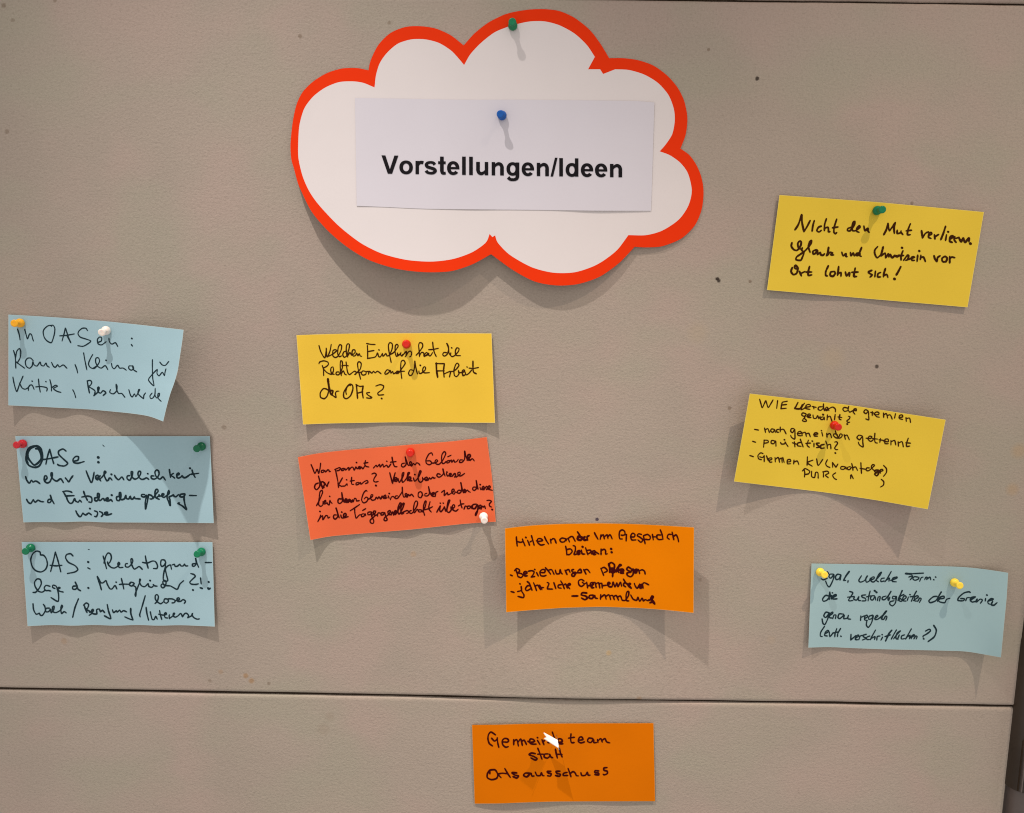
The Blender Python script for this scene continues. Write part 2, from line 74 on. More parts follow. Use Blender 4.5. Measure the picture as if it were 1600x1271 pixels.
"@755,1135,11.4286 *1.1 120,850 110,800 75,850 75,920 150,955 240,930 260,860 210,780 110,785/260,855 340,840 440,850/270,870 320,920/385,755 440,850 485,915/*1.1 600,835 515,830 560,870 630,890 600,925 530,900/*1.1 830,840 750,840 720,880 780,905 850,840 870,890 910,890/930,820 960,880 1020,880 1040,830 1060,880 1090,885/*1.1 1210,805 1145,810 1170,840 1215,850 1200,890 1145,885/*1.1 1370,805 1300,810 1320,845 1380,860 1360,895 1290,880/*1.1 1500,825 1440,840 1430,880 1510,880/@720,1110,4.8485 812,440 825,475 835,505/828,482 850,465 868,478 875,495 892,498/910,475 918,495 945,492 958,470 965,492 980,492/*1.1 1045,460 1018,458 1015,472 1040,475 1045,490 1015,488/*1.1 1108,435 1085,438 1085,455 1108,462 1110,480 1088,490 1078,485"]),
'c8': (2.9,[
"@1230,330,11.4286 *1.1 140,335 200,240 260,65/*1.1 260,65 265,200 300,370/300,370 360,270 410,170/485,170 460,260 445,365/610,270 560,290 530,350 570,375 610,345/700,140 670,240 665,350/670,310 730,290 740,370 765,370/885,145 840,290 835,380 860,405 885,385/810,300 910,285/1150,290 1090,310 1075,345 1120,355 1200,250 1210,185 1180,200 1160,290 1170,350 1220,350 1300,290 1290,265 1250,300 1240,360 1285,380/*1.1 1370,270 1390,350 1440,310 1440,350 1465,385/@1365,330,10 *1.1 160,370 200,290 225,195/225,195 240,300/250,310 300,240 340,180/*1.1 340,180 320,260 325,350/370,300 370,350 420,340 430,310/425,330 460,370/575,200 540,290 530,370 575,370/510,310 595,300/*1.1 750,310 765,420/765,420 810,350 860,325/870,380 910,360 900,335 870,350 860,410 900,430/950,370 960,440/960,400 1020,365/*1.1 1125,240 1090,350 1050,450/1140,370 1125,460/1165,325/*1.1 1190,440 1240,410 1240,385 1200,400 1190,470 1230,490/*1.1 1270,400 1260,450 1290,490/1280,430 1340,410/*1.2 1340,430 1370,480 1400,420 1430,490 1490,420 1490,480/*1.3 1515,510",
"@1230,330,11.4286 *1.1 85,565 75,630 120,690 180,700 240,620 250,550 220,540 190,580 200,650 240,680/270,660 260,700 300,740 270,830 240,880 160,870 170,820 240,770 330,700 420,590 435,525 400,550 380,640 410,740/*1.1 520,690 460,720 470,770 510,750 540,700 540,780/*1.1 540,780 590,740 600,780 640,790 670,760/*1.1 740,650 725,740 700,800/*1.1 720,790 760,740 810,750 780,780 830,785/975,735 1000,800 1050,760 1050,810 1070,815/1130,740 1140,800 1180,750 1200,805/*1.1 1290,750 1240,760 1230,790 1270,790 1330,650/1300,750 1300,800 1325,810/@1365,330,10 65,555 20,610 20,670 55,730 110,690/*1.1 150,560 130,640 110,700/120,700 180,660 190,730 230,670 240,720/*1.3 260,680 290,730 330,700 370,710 400,690/460,620 430,700 430,770/400,700 470,695/445,575/470,770 530,690 550,700 530,760 500,770/*1.1 540,760 610,730 640,720 600,720 600,770 640,770/690,690 680,790/715,625/740,690 730,760/740,730 780,720 810,790/*1.1 945,700 960,750 990,790 1000,730 1040,700/*1.1 1110,710 1070,740 1080,790 1130,790 1150,740 1120,705/*1.1 1190,710 1190,810/1190,750 1220,720 1270,730",
"@1230,330,11.4286 *1.1 90,1010 70,1080 110,1135 170,1110 190,1020 150,970 130,1010 170,1040/*1.1 220,1080 255,1160/255,1110 320,1080/*1.1 400,990 375,1090 380,1150 440,1140/335,1090 440,1090/*1.1 735,980 690,1080 690,1150 720,1160/*1.1 850,1080 780,1090 770,1150 820,1165 860,1110 840,1080/*1.1 920,990 910,1080 900,1150/905,1120 960,1100 960,1170/*1.1 1040,1090 1060,1160 1110,1100 1110,1165/*1.1 1215,1020 1200,1100 1190,1165 1240,1170/1150,1095 1270,1090/*1.1 1510,1060 1450,1090 1480,1120 1520,1140 1480,1180/@1365,330,10 30,940 20,1030/110,960 70,980 65,1030 110,1030/*1.1 185,900 160,980 155,1030/160,1010 205,990 225,1040/*1.2 425,870 390,940 355,1000/*1.4 328,1062"]),
'c9': (2.05,[
"@1165,620,9.779 215,40 235,110 255,170 290,100 310,65 345,165 385,110 420,50/490,60 475,180/640,70 560,85/560,85 540,185/545,130 630,120/540,185 625,178/*1.3 800,90 770,150 755,180 830,185 870,120/900,100 860,160 850,200 920,170/905,165 990,150 975,120 930,130 920,180 985,195/1040,150 1045,190/1015,150 1080,165/1170,155 1120,160 1110,195 1150,210 1190,170 1190,110 1190,160 1205,215/1205,215 1260,180 1240,160 1215,190 1240,215 1280,180/@1295,620,9.779 -20,180 5,215/10,180 60,160 100,190 100,235/300,180 240,165 215,190 240,225 290,215/305,150 295,200 320,240/*1.1 320,240 380,210 420,215 415,185 385,195 375,235 400,270/600,215 560,200 535,235 570,260 605,225 610,300 610,355 565,340/665,230 665,290/640,240 700,255/690,275 760,275 765,245 730,235 700,260 730,305 775,315/835,250 840,320/840,280 880,260 900,330/895,290 940,280 970,345/1020,260 1005,330/1070,320 1130,310 1120,280 1080,290 1080,335 1130,350/1180,320 1185,380/1190,335 1235,330 1250,395",
"@1165,620,9.779 920,260 870,250 860,285 900,300 930,265 900,330 930,360 920,380 870,370 890,330/*1.1 935,300 990,290 980,265 950,275 950,315 1000,320/1030,280 1040,330 1080,330 1100,290 1120,335 1140,300/1180,310 1150,320 1150,350 1190,345 1200,310 1205,355/*1.3 1185,275/1250,280 1245,360/1250,320 1290,300 1320,375/@1295,620,9.779 98,270 88,355/*1.1 170,275 160,340 190,355/140,310 200,320/300,300 325,310 310,345 275,370 295,395 320,390/*1.2 283,420",
"@1165,620,9.779 135,500 200,512/290,480 305,550/300,510 340,490 365,550/440,500 395,495 385,530 420,545 445,505 455,550/510,500 480,505 475,540 510,545/530,465 530,540/530,510 580,500 620,570/740,490 700,490 690,530 720,550 750,500 755,580 750,650 700,620 690,590/790,565 850,560 840,530 800,545 800,590 850,600/860,545 865,600/870,560 910,545 930,610/925,570 965,560 990,615/*1.1 1040,580 1105,570 1085,550 1050,560 1050,600 1100,605/1165,545 1180,605/1160,520/1240,560 1245,625/1245,585 1290,565 1315,630/@1295,620,9.779 130,580 80,570 75,600 110,630 160,635/100,520 115,570 160,635 200,610 205,580 175,570 160,610/235,580 255,655/245,600 280,590 315,660/510,600 460,590 430,625 470,660 515,610 520,700 525,770 470,740 450,695/570,635 640,640 660,615 620,605 600,650 640,685 680,660/705,560 700,640 710,700 745,710/670,640 750,650/790,640 780,700/770,660 840,670/840,680 910,690 905,650 860,655 860,715 910,720/950,670 950,740/955,690 1005,670 1025,740/1060,690 1065,760/1065,710 1120,690 1140,770/*1.1 1215,635 1190,710 1190,760 1240,755/1175,705 1250,712",
"@1165,620,9.779 105,682 155,698/285,665 275,775/280,665 340,670 345,700 280,715/455,680 400,670 390,710 430,720 460,680 465,760/535,700 550,725 600,720 605,690 620,720 650,765/595,660/745,690 755,770/715,705 790,730/*1.1 840,700 800,710 795,750 850,760/*1.1 835,650 855,700 880,770/960,665 940,740 975,775/920,715 995,710/1045,710 1045,770/1020,680/*1.2 1130,710 1080,715 1110,750 1150,770 1080,780/*1.2 1200,730 1150,745 1150,790 1205,785/1225,680 1245,740 1250,795/1245,745 1295,730 1305,800/@1295,620,9.779 90,695 120,690 135,715 105,760 90,790 110,810 140,810/*1.1 100,862",
"@1165,620,9.779 65,900 120,918/265,870 230,860 190,900 200,950 245,965/215,920 260,930 285,900/285,900 285,995/320,905 345,975/345,975 400,960 395,935 350,950 370,1000 405,1000/450,930 455,1000/455,960 500,930 520,1005/515,960 550,940 560,1010/570,930 590,1010/635,1000 690,990 680,960 640,970 640,1025 690,1025/740,970 735,1030/740,1000 790,985 815,1040/945,920 940,1050/1030,970 945,1010 1020,1065/1085,950 1110,1050 1180,960/1250,965 1225,1020 1240,1060 1290,1085/@1295,620,9.779 60,1080 55,1005/55,1005 110,1080/110,1080 140,1030/240,1070 190,1070 185,1105 230,1110 260,1075 265,1110/330,1070 290,1080 285,1110 320,1115 345,1080/350,1020 365,1080 370,1130/365,1090 410,1075 440,1130/*1.1 490,1010 495,1100 500,1175/475,1095 560,1110/620,1090 580,1090 570,1120 600,1135 640,1110 700,1050 670,1040 650,1080 690,1130/*1.2 740,1120 700,1130 720,1160 760,1120 760,1180 730,1210 700,1180 750,1160/*1.1 770,1150 830,1130 810,1110 780,1130 790,1170/835,1050 880,1100 880,1160 835,1220",
"@1165,620,9.779 895,1110 905,1170 900,1230/870,1135 910,1100 980,1140 960,1180 905,1190/1010,1140 1010,1220 1055,1235 1070,1160 1105,1165 1110,1250/1190,1160 1190,1230/1180,1150 1250,1140 1270,1170 1220,1200 1265,1240/@1295,620,9.779 105,1165 60,1200 85,1250 120,1268",
"@1295,620,9.779 335,1200 335,1255/345,1195 375,1255",
"@1130,600,4.3243 1068,645 1085,662 1082,685 1062,698"]),
'c10': (2.1,[
"@1275,890,11.05 90,160 130,180 200,150/195,40 225,80/300,80 240,85 225,130 260,150 310,90 295,180 235,300 200,280 165,200/*1.1 425,90 370,85 335,130 350,175 400,160 430,95 415,185/*1.3 575,35 520,110 475,190/475,190 515,190/*1.2 555,195 550,225/785,110 740,190 770,220 840,190 890,110 860,160 870,220 920,200 940,150/930,190 1000,160 1005,130 965,140 950,200 1000,215 1100,110 1130,50 1090,80 1040,180 1080,215/1180,150 1130,160 1120,210 1180,200/1300,35 1230,160 1190,215/1210,190 1265,150 1260,205/1290,190 1400,150 1400,130 1330,150 1320,205 1390,215/@1405,890,10 *1.6 100,65 200,72/200,68 385,58/150,120 210,100 200,130 170,165/290,120 235,115 215,150 250,170 300,150 310,120/320,185 345,130 375,120/400,160 415,125 440,125 430,160/440,150 480,120 495,165/*.9 570,120/542,162",
"@1275,890,11.05 *1.1 220,460 165,450 115,510 130,550 190,530 240,460 240,390 230,450 230,520/*1.2 265,450 265,515/285,405/*1.2 270,500 350,450 340,435 290,460 290,510 365,508/580,380 635,400 620,440 560,530/560,530 580,545 640,535/545,480 660,470 650,510 700,530 740,470 730,530 770,540/860,440 790,450 800,480 850,500 860,540 790,545/935,375 910,470 900,545/870,475 950,455/1010,455 960,460 940,510 980,530 1020,470 1030,530/*1.3 1015,370/*1.2 1045,395/1060,540 1075,480 1110,470 1095,545/1210,460 1150,480 1145,520 1190,520 1250,450 1295,380 1250,460 1240,530/1275,480 1255,540/1390,470 1330,465 1320,500 1360,510 1390,470 1370,580 1320,630 1275,600 1280,560 1350,540/1495,365 1440,470 1415,540/1520,430 1440,480 1510,545/@1405,890,10 45,330 10,430 0,490/0,490 30,500 110,440 90,410 60,440 60,490 110,495/145,430 125,490/170,395/270,340 220,430 190,500/170,430 250,415/220,490 300,430 280,410 240,440 240,490 280,495/290,500 320,450 345,460 315,520/*1.1 590,420 530,430 465,490 490,520 570,490 610,430 660,350 620,420 600,500/*1.2 640,460 700,450 700,420 650,430 620,480/610,490 640,510 710,520 740,470 795,450/*1.1 1110,360 1090,350 1010,370 930,440 920,485 1000,490 1020,460 960,455/1040,490 1060,445 1110,440/*1.2 1110,490 1160,450 1190,430 1130,440 1110,480 1140,510 1190,500/1190,510 1220,460 1210,510 1265,465 1300,480 1270,530/1350,455 1345,495/*1.1 1372,402/1380,500 1470,470 1440,455 1390,490 1390,530 1420,545/*1.2 1460,500 1440,550 1480,560 1530,520",
"@1275,890,11.05 *1.1 230,750 170,740 135,800 170,830 230,760 200,860 155,950 120,930 105,850/230,800 290,760 290,735 250,760 235,830 280,840/290,850 310,790 345,790 335,850/*1.1 460,770 400,770 380,830 410,850 470,800 475,770/490,790 480,850 540,840 560,790 550,850 600,860/770,880 775,800/775,830 840,800/840,850 890,820 880,790 845,810 840,870 890,880/980,790 920,810 910,860 960,850 990,800 960,920 905,1000 870,960 880,880/1010,850 1070,810 1060,790 1030,810 1020,865 1070,860/*1.2 1070,860 1160,790 1220,715 1190,740 1130,850 1160,865/1170,865 1200,810 1225,820 1205,880",
"@1275,890,11.05 150,980 85,1080 75,1150 110,1160/160,1110 220,1070 205,1050 165,1080 150,1140 200,1150/230,1080 240,1160 300,1090/360,1020 330,1110 325,1165/290,1100 380,1080/*1.1 425,1020 380,1100 370,1160/*1.1 432,1155/*1.1 605,1120 600,1220/600,1220 690,1140/680,1190 740,1150 730,1130 690,1160 680,1210 725,1215/740,1215 765,1150 810,1140/870,1120 810,1140 830,1170 870,1190 800,1220/930,1150 880,1170 880,1210 930,1210/1030,1045 970,1150 940,1215/960,1190 1020,1160 1010,1210/1050,1220 1060,1160 1110,1150/1150,1170 1120,1225/1145,1128/*1.3 1310,1050 1260,1110 1200,1240/1190,1160 1290,1130/1390,1045 1340,1130 1300,1205/1340,1200 1400,1120 1460,1060 1400,1100 1380,1190 1420,1205/1440,1130 1410,1200/1530,1130 1480,1150 1475,1200 1535,1195/@1405,890,10 190,930 140,1020 100,1090/120,1060 170,1030 160,1085/180,1070 240,1030 230,1020 195,1040 190,1085/230,1085 260,1040 280,1050 265,1090/*1.1 410,965 470,935 490,960 430,1010 375,1040 375,1060/*1.2 383,1085/*1.2 540,875 580,950 550,1050 450,1130"]),
}

# ---------------------------------------------------------------- helpers
def at(px, py, h=0.0):
    "point of the place seen at photo pixel (px, py), h metres proud of the board"
    px = np.asarray(px, float); py = np.asarray(py, float)
    d = CF+((px-PW/2)/F_PX)[..., None]*CR-((py-PH/2)/F_PX)[..., None]*CU
    t = (-np.asarray(h, float)-CC[1])/d[..., 1]
    return CC+d*t[..., None]
def mesh(name, verts, faces, mat, parent=None, smooth=True, mats=None, midx=None):
    me = bpy.data.meshes.new(name); me.from_pydata([tuple(map(float, v)) for v in verts], [], [tuple(map(int, f)) for f in faces])
    for m in (mats or [mat]): me.materials.append(m)
    if midx is not None: me.polygons.foreach_set('material_index', midx)
    me.polygons.foreach_set('use_smooth', [smooth]*len(me.polygons)); me.update()
    o = bpy.data.objects.new(name, me); sc.collection.objects.link(o)
    if parent:
        o.parent = parent; o.matrix_parent_inverse = Matrix.Translation(-parent.location)
    return o
def thing(name, label, cat, loc=(0, 0, 0), group=None):
    o = bpy.data.objects.new(name, None); sc.collection.objects.link(o); o.location = loc; o.empty_display_size = .02
    o['label'] = label; o['category'] = cat
    if group: o['group'] = group
    return o
def smooth_profile(pts, n=401, k=.035):
    u = np.linspace(0, 1, n); x = [p[0] for p in pts]; y = [p[1] for p in pts]
    v = np.interp(u, x, y); m = int(k*n)
    for _ in range(2):
        e = np.concatenate([2*v[0]-v[m:0:-1], v, 2*v[-1]-v[-2:-m-2:-1]])
        v = np.convolve(e, np.ones(2*m+1)/(2*m+1), 'valid')
    return u, v
def bx(name, x0, x1, y0, y1, z0, z1, mat, parent, bev=.0):
    bm = bmesh.new(); bmesh.ops.create_cube(bm, size=1)
    for v in bm.verts: v.co = Vector(((x0+x1)/2+v.co.x*(x1-x0), (y0+y1)/2+v.co.y*(y1-y0), (z0+z1)/2+v.co.z*(z1-z0)))
    if bev: bmesh.ops.bevel(bm, geom=bm.edges[:], offset=bev, segments=2, affect='EDGES')
    me = bpy.data.meshes.new(name); bm.to_mesh(me); bm.free(); me.materials.append(mat)
    o = bpy.data.objects.new(name, me); sc.collection.objects.link(o)
    if parent: o.parent = parent; o.matrix_parent_inverse = Matrix.Translation(-parent.location)
    return o
def lathe(name, prof, A, axis, mat, parent, seg=28, smooth=True):
    "turned shape: prof = (along, radius) in metres from A along axis"
    a = Vector(axis).normalized(); q = a.to_track_quat('Z', 'Y'); V = []; Fc = []
    for (s, r) in prof:
        for k in range(seg):
            t = 2*pi*k/seg; V.append(Vector(A)+q@Vector((r*cos(t), r*sin(t), s)))
    for i in range(len(prof)-1):
        for k in range(seg):
            Fc.append((i*seg+k, i*seg+(k+1) % seg, (i+1)*seg+(k+1) % seg, (i+1)*seg+k))
    Fc.append(tuple(range(seg))[::-1]); Fc.append(tuple((len(prof)-1)*seg+k for k in range(seg)))
    return mesh(name, V, Fc, mat, parent, smooth)

# ---------------------------------------------------------------- materials
class NT:
    def __init__(s, name):
        s.m = bpy.data.materials.new(name); s.m.use_nodes = True; s.t = s.m.node_tree; s.b = s.t.nodes['Principled BSDF']
        s.co = s.n('ShaderNodeTexCoord').outputs['Object']
    def n(s, typ, **kw):
        x = s.t.nodes.new(typ)
        for k, v in kw.items():
            if k.startswith('i_'):
                key = k[2:]; x.inputs[int(key) if key.isdigit() else key].default_value = v
            else: setattr(x, k, v)
        return x
    def l(s, a, b): s.t.links.new(a, b)
    def noise(s, scale, detail=3, rough=.55, vec=None, stretch=None):
        x = s.n('ShaderNodeTexNoise', i_Scale=scale, i_Detail=detail, i_Roughness=rough)
        v = vec or s.co
        if stretch:
            mp = s.n('ShaderNodeMapping'); mp.inputs['Scale'].default_value = stretch; s.l(v, mp.inputs[0]); v = mp.outputs[0]
        s.l(v, x.inputs['Vector']); return x.outputs['Fac']
    def ramp(s, f, a, b, c=0., d=1.):
        x = s.n('ShaderNodeMapRange', i_1=a, i_2=b, i_3=c, i_4=d); s.l(f, x.inputs[0]); return x.outputs[0]
    def mix(s, f, a, b, mode='MIX'):
        x = s.n('ShaderNodeMix', data_type='RGBA', blend_type=mode)
        for v, i in ((f, 0), (a, 6), (b, 7)):
            if hasattr(v, 'is_linked') or hasattr(v, 'links'): s.l(v, x.inputs[i])
            else: x.inputs[i].default_value = v if i == 0 else (*v, 1)
        return x.outputs[2]
    def math(s, op, a, b=0.):
        x = s.n('ShaderNodeMath', operation=op)
        for i, v in enumerate((a, b)):
            if hasattr(v, 'links'): s.l(v, x.inputs[i])
            else: x.inputs[i].default_value = v
        return x.outputs[0]
    def bump(s, f, strength, dist):
        x = s.n('ShaderNodeBump', i_Strength=strength, i_Distance=dist); s.l(f, x.inputs['Height']); s.l(x.outputs[0], s.b.inputs['Normal']); return x
def paper(name, col, col2=None, rough=.85, fib=.6):
    t = NT(name); c2 = col2 or tuple(c*.93 for c in col)
    a = t.mix(t.ramp(t.noise(14, 2), .35, .65), col, c2)
    a = t.mix(t.ramp(t.noise(900, 4, .7), .3, .7, .0, .10), a, tuple(min(1, c*1.2) for c in col))
    t.l(a, t.b.inputs['Base Color']); t.b.inputs['Roughness'].default_value = rough
    t.b.inputs['Specular IOR Level'].default_value = .035
    h = t.math('ADD', t.noise(1300, 3, .6), t.math('MULTIPLY', t.noise(90, 2), 1.2))
    t.bump(h, fib, .00012); return t.m
def plain(name, col, rough=.6, spec=.5, **kw):
    t = NT(name); t.b.inputs['Roughness'].default_value = rough; t.b.inputs['Specular IOR Level'].default_value = spec
    a = t.mix(t.ramp(t.noise(160, 3), .3, .7), col, tuple(c*.85 for c in col)); t.l(a, t.b.inputs['Base Color'])
    for k, v in kw.items(): t.b.inputs[k].default_value = v
    return t.m
def plastic(name, col, sss=.0, rough=.22, trans=0.):
    t = NT(name); t.b.inputs['Base Color'].default_value = (*col, 1); t.b.inputs['Roughness'].default_value = rough
    t.b.inputs['Subsurface Weight'].default_value = sss; t.b.inputs['Subsurface Radius'].default_value = (.004, .002, .0015)
    t.b.inputs['Subsurface Scale'].default_value = 1.0; t.b.inputs['Specular IOR Level'].default_value = .35; t.b.inputs['Transmission Weight'].default_value = trans
    t.l(t.ramp(t.noise(300, 2), .3, .7, rough, rough+.12), t.b.inputs['Roughness'])
    return t.m

def board_material():
    t = NT('grey_pulp_board'); t.b.inputs['Roughness'].default_value = .92; t.b.inputs['Specular IOR Level'].default_value = .05
    base, dark = (.364, .295, .243), (.332, .270, .222)
    c = t.mix(t.ramp(t.noise(5, 3), .35, .65), base, dark)
    c = t.mix(t.ramp(t.noise(9, 2, .5), .45, .62, 0, .7), c, (.385, .287, .243))     # warmer pulp
    c = t.mix(t.ramp(t.noise(7, 2, .5, stretch=(1, 1, 1.7)), .48, .66, 0, .7), c, (.328, .292, .226))   # greener pulp
    c = t.mix(t.ramp(t.noise(520, 4, .7), .42, .68, 0, .30), c, (.47, .385, .325))
    c = t.mix(t.ramp(t.noise(340, 4, .65, stretch=(1, 1, 1.6)), .52, .72, 0, .45), c, (.24, .192, .155))
    vo = t.n('ShaderNodeTexVoronoi', i_Scale=46.0); t.l(t.co, vo.inputs['Vector'])
    sp = t.ramp(vo.outputs['Distance'], .025, .055, 1, 0)
    sel = t.ramp(t.noise(16, 1), .52, .56)
    c = t.mix(t.math('MULTIPLY', t.math('MULTIPLY', sp, sel), .2), c, (.10, .07, .05))
    wob = t.n('ShaderNodeTexNoise', i_Scale=420.0, i_Detail=3.0); t.l(t.co, wob.inputs['Vector'])
    wv = t.n('ShaderNodeVectorMath', operation='MULTIPLY_ADD'); t.l(wob.outputs['Color'], wv.inputs[0])
    wv.inputs[1].default_value = (.0022,)*3; t.l(t.co, wv.inputs[2])
    rust, brown, black = (.33, .20, .11), (.16, .11, .075), (.035, .025, .02)
    for px, py, r, col, amt in [
        (384, 1056, 4.5, rust, .8), (393, 1064, 5, rust, .8), (345, 1050, 4, rust, .4), (420, 1068, 2.2, brown, .5), (951, 1020, 5, (.46, .29, .12), .5),
        (998, 1091, 6, rust, .6), (646, 866, 5, (.42, .25, .13), .35), (1592, 705, 16, (.42, .26, .13), .35), (1582, 765, 13, (.42, .26, .13), .35),
        (1183, 123, 2.6, black, .9), (1121, 436, 2.3, black, .95), (1123, 439, 2.0, black, .9), (1370, 573, 2.4, black, .8), (11, 206, 3.0, brown, .5),
        (350, 668, 4.0, brown, .42), (6, 9, 3, brown, .6), (933, 812, 1.9, (.05, .035, .06), .9), (1172, 440, 1.6, brown, .7), (469, 57, 2.2, brown, .6),
        (1425, 318, 1.8, brown, .6), (1140, 638, 2, brown, .6), (1094, 906, 2.2, brown, .35), (328, 1064, 2.6, brown, .4), (86, 1, 2.4, brown, .5),
        (608, 36, 1.8, brown, .5), (1107, 78, 1.6, brown, .6), (20, 32, 2.2, brown, .4), (100, 1002, 6, rust, .35), (505, 1140, 14, (.30, .235, .18), .4),
        (515, 1120, 10, (.30, .235, .18), .4), (1205, 1000, 9, (.40, .29, .20), .25), (1300, 560, 26, (.385, .30, .215), .5), (1090, 520, 22, (.385, .30, .215), .4)]:
        p = at(px, py); d = t.n('ShaderNodeVectorMath', operation='DISTANCE'); t.l(wv.outputs[0], d.inputs[0])
        d.inputs[1].default_value = (float(p[0])+.0011, float(p[1])+.0011, float(p[2])+.0011); rr = r/1490*.85
        f = t.ramp(d.outputs['Value'], rr*.35+.0009, rr+.0012, amt, 0)
        c = t.mix(f, c, col)
    t.l(c, t.b.inputs['Base Color'])
    h = t.math('ADD', t.math('MULTIPLY', t.noise(300, 5, .66, stretch=(1, 1, 1.25)), 1.0), t.math('MULTIPLY', t.noise(800, 3, .6), .4))
    h = t.math('ADD', h, t.math('MULTIPLY', t.noise(110, 2), .5))
    t.bump(h, .7, .0008); return t.m
M_BOARD = board_material()
M_BLUE = paper('pale_blue_card', (.335, .475, .525), (.32, .462, .512))
M_BLUE2 = paper('dull_blue_card', (.318, .447, .468), (.308, .437, .458))
M_YEL = paper('yellow_card', (.75, .475, .050), (.73, .46, .047))
M_YEL2 = paper('lemon_card', (.70, .485, .050), (.68, .47, .047))
M_RED = paper('salmon_red_card', (.72, .130, .050), (.70, .125, .048))
M_ORA = paper('orange_card', (.73, .190, .0005), (.71, .184, .0005))
M_ORA2 = paper('deep_orange_card', (.64, .148, .0005), (.62, .144, .0005))
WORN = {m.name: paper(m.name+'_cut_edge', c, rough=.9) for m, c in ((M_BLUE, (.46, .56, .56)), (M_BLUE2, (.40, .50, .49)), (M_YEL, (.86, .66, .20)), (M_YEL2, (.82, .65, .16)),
 (M_RED, (.80, .25, .13)), (M_ORA, (.82, .34, .05)), (M_ORA2, (.74, .27, .03)))}  # rim colours: pale cut paper core, with a bright edge halo painted in
M_WHITE = paper('white_card', (.665, .595, .585), (.65, .583, .573), fib=.3)
M_SLIP = paper('white_copy_paper', (.60, .555, .595), (.588, .543, .582), fib=.3)
M_BORDER = paper('red_print', (.74, .034, .004), (.72, .033, .004), rough=.6, fib=.3)
M_INKB = plain('dark_ink_on_blue', (.010, .026, .034), .6, .08)
M_INKY = plain('dark_ink_on_yellow', (.042, .011, .001), .6, .05)
M_INKR = plain('dark_ink_on_red', (.050, .0015, .002), .6, .04)
M_PRINT = plain('black_print', (.008, .006, .008), .6, .08)
M_STEEL = plain('needle_steel', (.45, .44, .42), .3, .5, Metallic=1.0)
M_DARKPL = plain('brown_black_plastic', (.040, .026, .017), .45, .35)
M_TUBE = plain('grey_metal_tube', (.115, .088, .078), .4, .4, Metallic=.2)
M_SEAM = plain('shadow_gap_core', (.035, .022, .014), .9, .1)
M_RAIL = plain('grey_rail', (.16, .135, .125), .6, .3)
M_WALL = plain('room_wall_paint', (.34, .29, .26), .9, .2)

# ---------------------------------------------------------------- the board
BX0, BX1 = -.66, .5560
ZS, ZT = -.4378, .2935                     # the two joints
wall = mesh('wall', [(-4, .35, -1.7), (4, .35, -1.7), (4, .35, 2.3), (-4, .35, 2.3)], [(0, 1, 2, 3)], M_WALL, None, False); wall['kind'] = 'structure'
pb = thing('pinboard', 'grey pulp pinboard with two horizontal joints and a dark stand pole at its right edge', 'pinboard', (0, 0, 0))
def panel(z0, z1, bulge, lip):
    "one board panel with eased edges; its lower edge may stand off a little where it has warped"
    nx, nz = 160, 44; xs = np.linspace(BX0, BX1, nx+1)
    tz = np.concatenate([[0, .0006, .0014, .0026], np.linspace(.006, 1, nz)*(z1-z0-.0052)])
    zs = np.concatenate([z0+tz[:4], z0+tz[4:]]); zs = np.concatenate([zs, [z1-.0026, z1-.0014, z1-.0006, z1]])
    zs = np.array(sorted(set(np.round(zs, 6))))
    V = []; Fc = []
    jb = np.convolve(rng.randn(nx+1+8), np.ones(9)/9, 'valid')*.00040; jt = np.convolve(rng.randn(nx+1+8), np.ones(9)/9, 'valid')*.0004
    for i, x in enumerate(xs):
        for z in zs:
            e = min(z-z0, z1-z); y = -lip if e > .0026 else -lip+(.0026-e)**2/.0026*.85
            q = bulge(x)*math.exp(-((z-z0)/.05)**2)
            zz = z+(jb[i] if z-z0 < .003 else 0)+(jt[i] if z1-z < .003 else 0)
            V.append((x, y-q, zz))
    m = len(zs)
    for i in range(nx):
        for j in range(m-1): Fc.append((i*m+j, (i+1)*m+j, (i+1)*m+j+1, i*m+j+1))
    # back edge returns
    n0 = len(V)
    for i, x in enumerate(xs): V.append((x, .012, V[i*m][2])); V.append((x, .012, V[i*m+m-1][2]))
    for i in range(nx):
        Fc.append((i*m, n0+2*i, n0+2*i+2, (i+1)*m)); Fc.append((i*m+m-1, (i+1)*m+m-1, n0+2*i+3, n0+2*i+1)); Fc.append((n0+2*i, n0+2*i+1, n0+2*i+3, n0+2*i+2))
    a = nx*m
    Fc.append(tuple([a+j for j in range(m)]+[n0+2*nx+1, n0+2*nx])); Fc.append(tuple([j for j in range(m)][::-1]+[n0, n0+1]))
    o = mesh('board_panel', V, Fc, M_BOARD, pb, True)
    return o
xb = at(900, 1090)[0]
warp = lambda x: .0030*math.exp(-((x-xb)/.125)**2)
panel(ZS+.0012, ZT-.0006, warp, 0.0)
panel(-.80, ZS-.0012, lambda x: 0.0, -.0002)
panel(ZT+.0008, .42, lambda x: 0.0, .0008)
bx('joint_core', BX0+.01, BX1-.0006, .003, .010, ZS-.01, ZS+.01, M_SEAM, pb)
bx('joint_core', BX0+.01, BX1-.0006, .003, .010, ZT-.01, ZT+.01, M_SEAM, pb)
bx('top_rail', BX0-.02, BX1+.03, -.0125, .012, .3165, .345, M_RAIL, pb, .002)
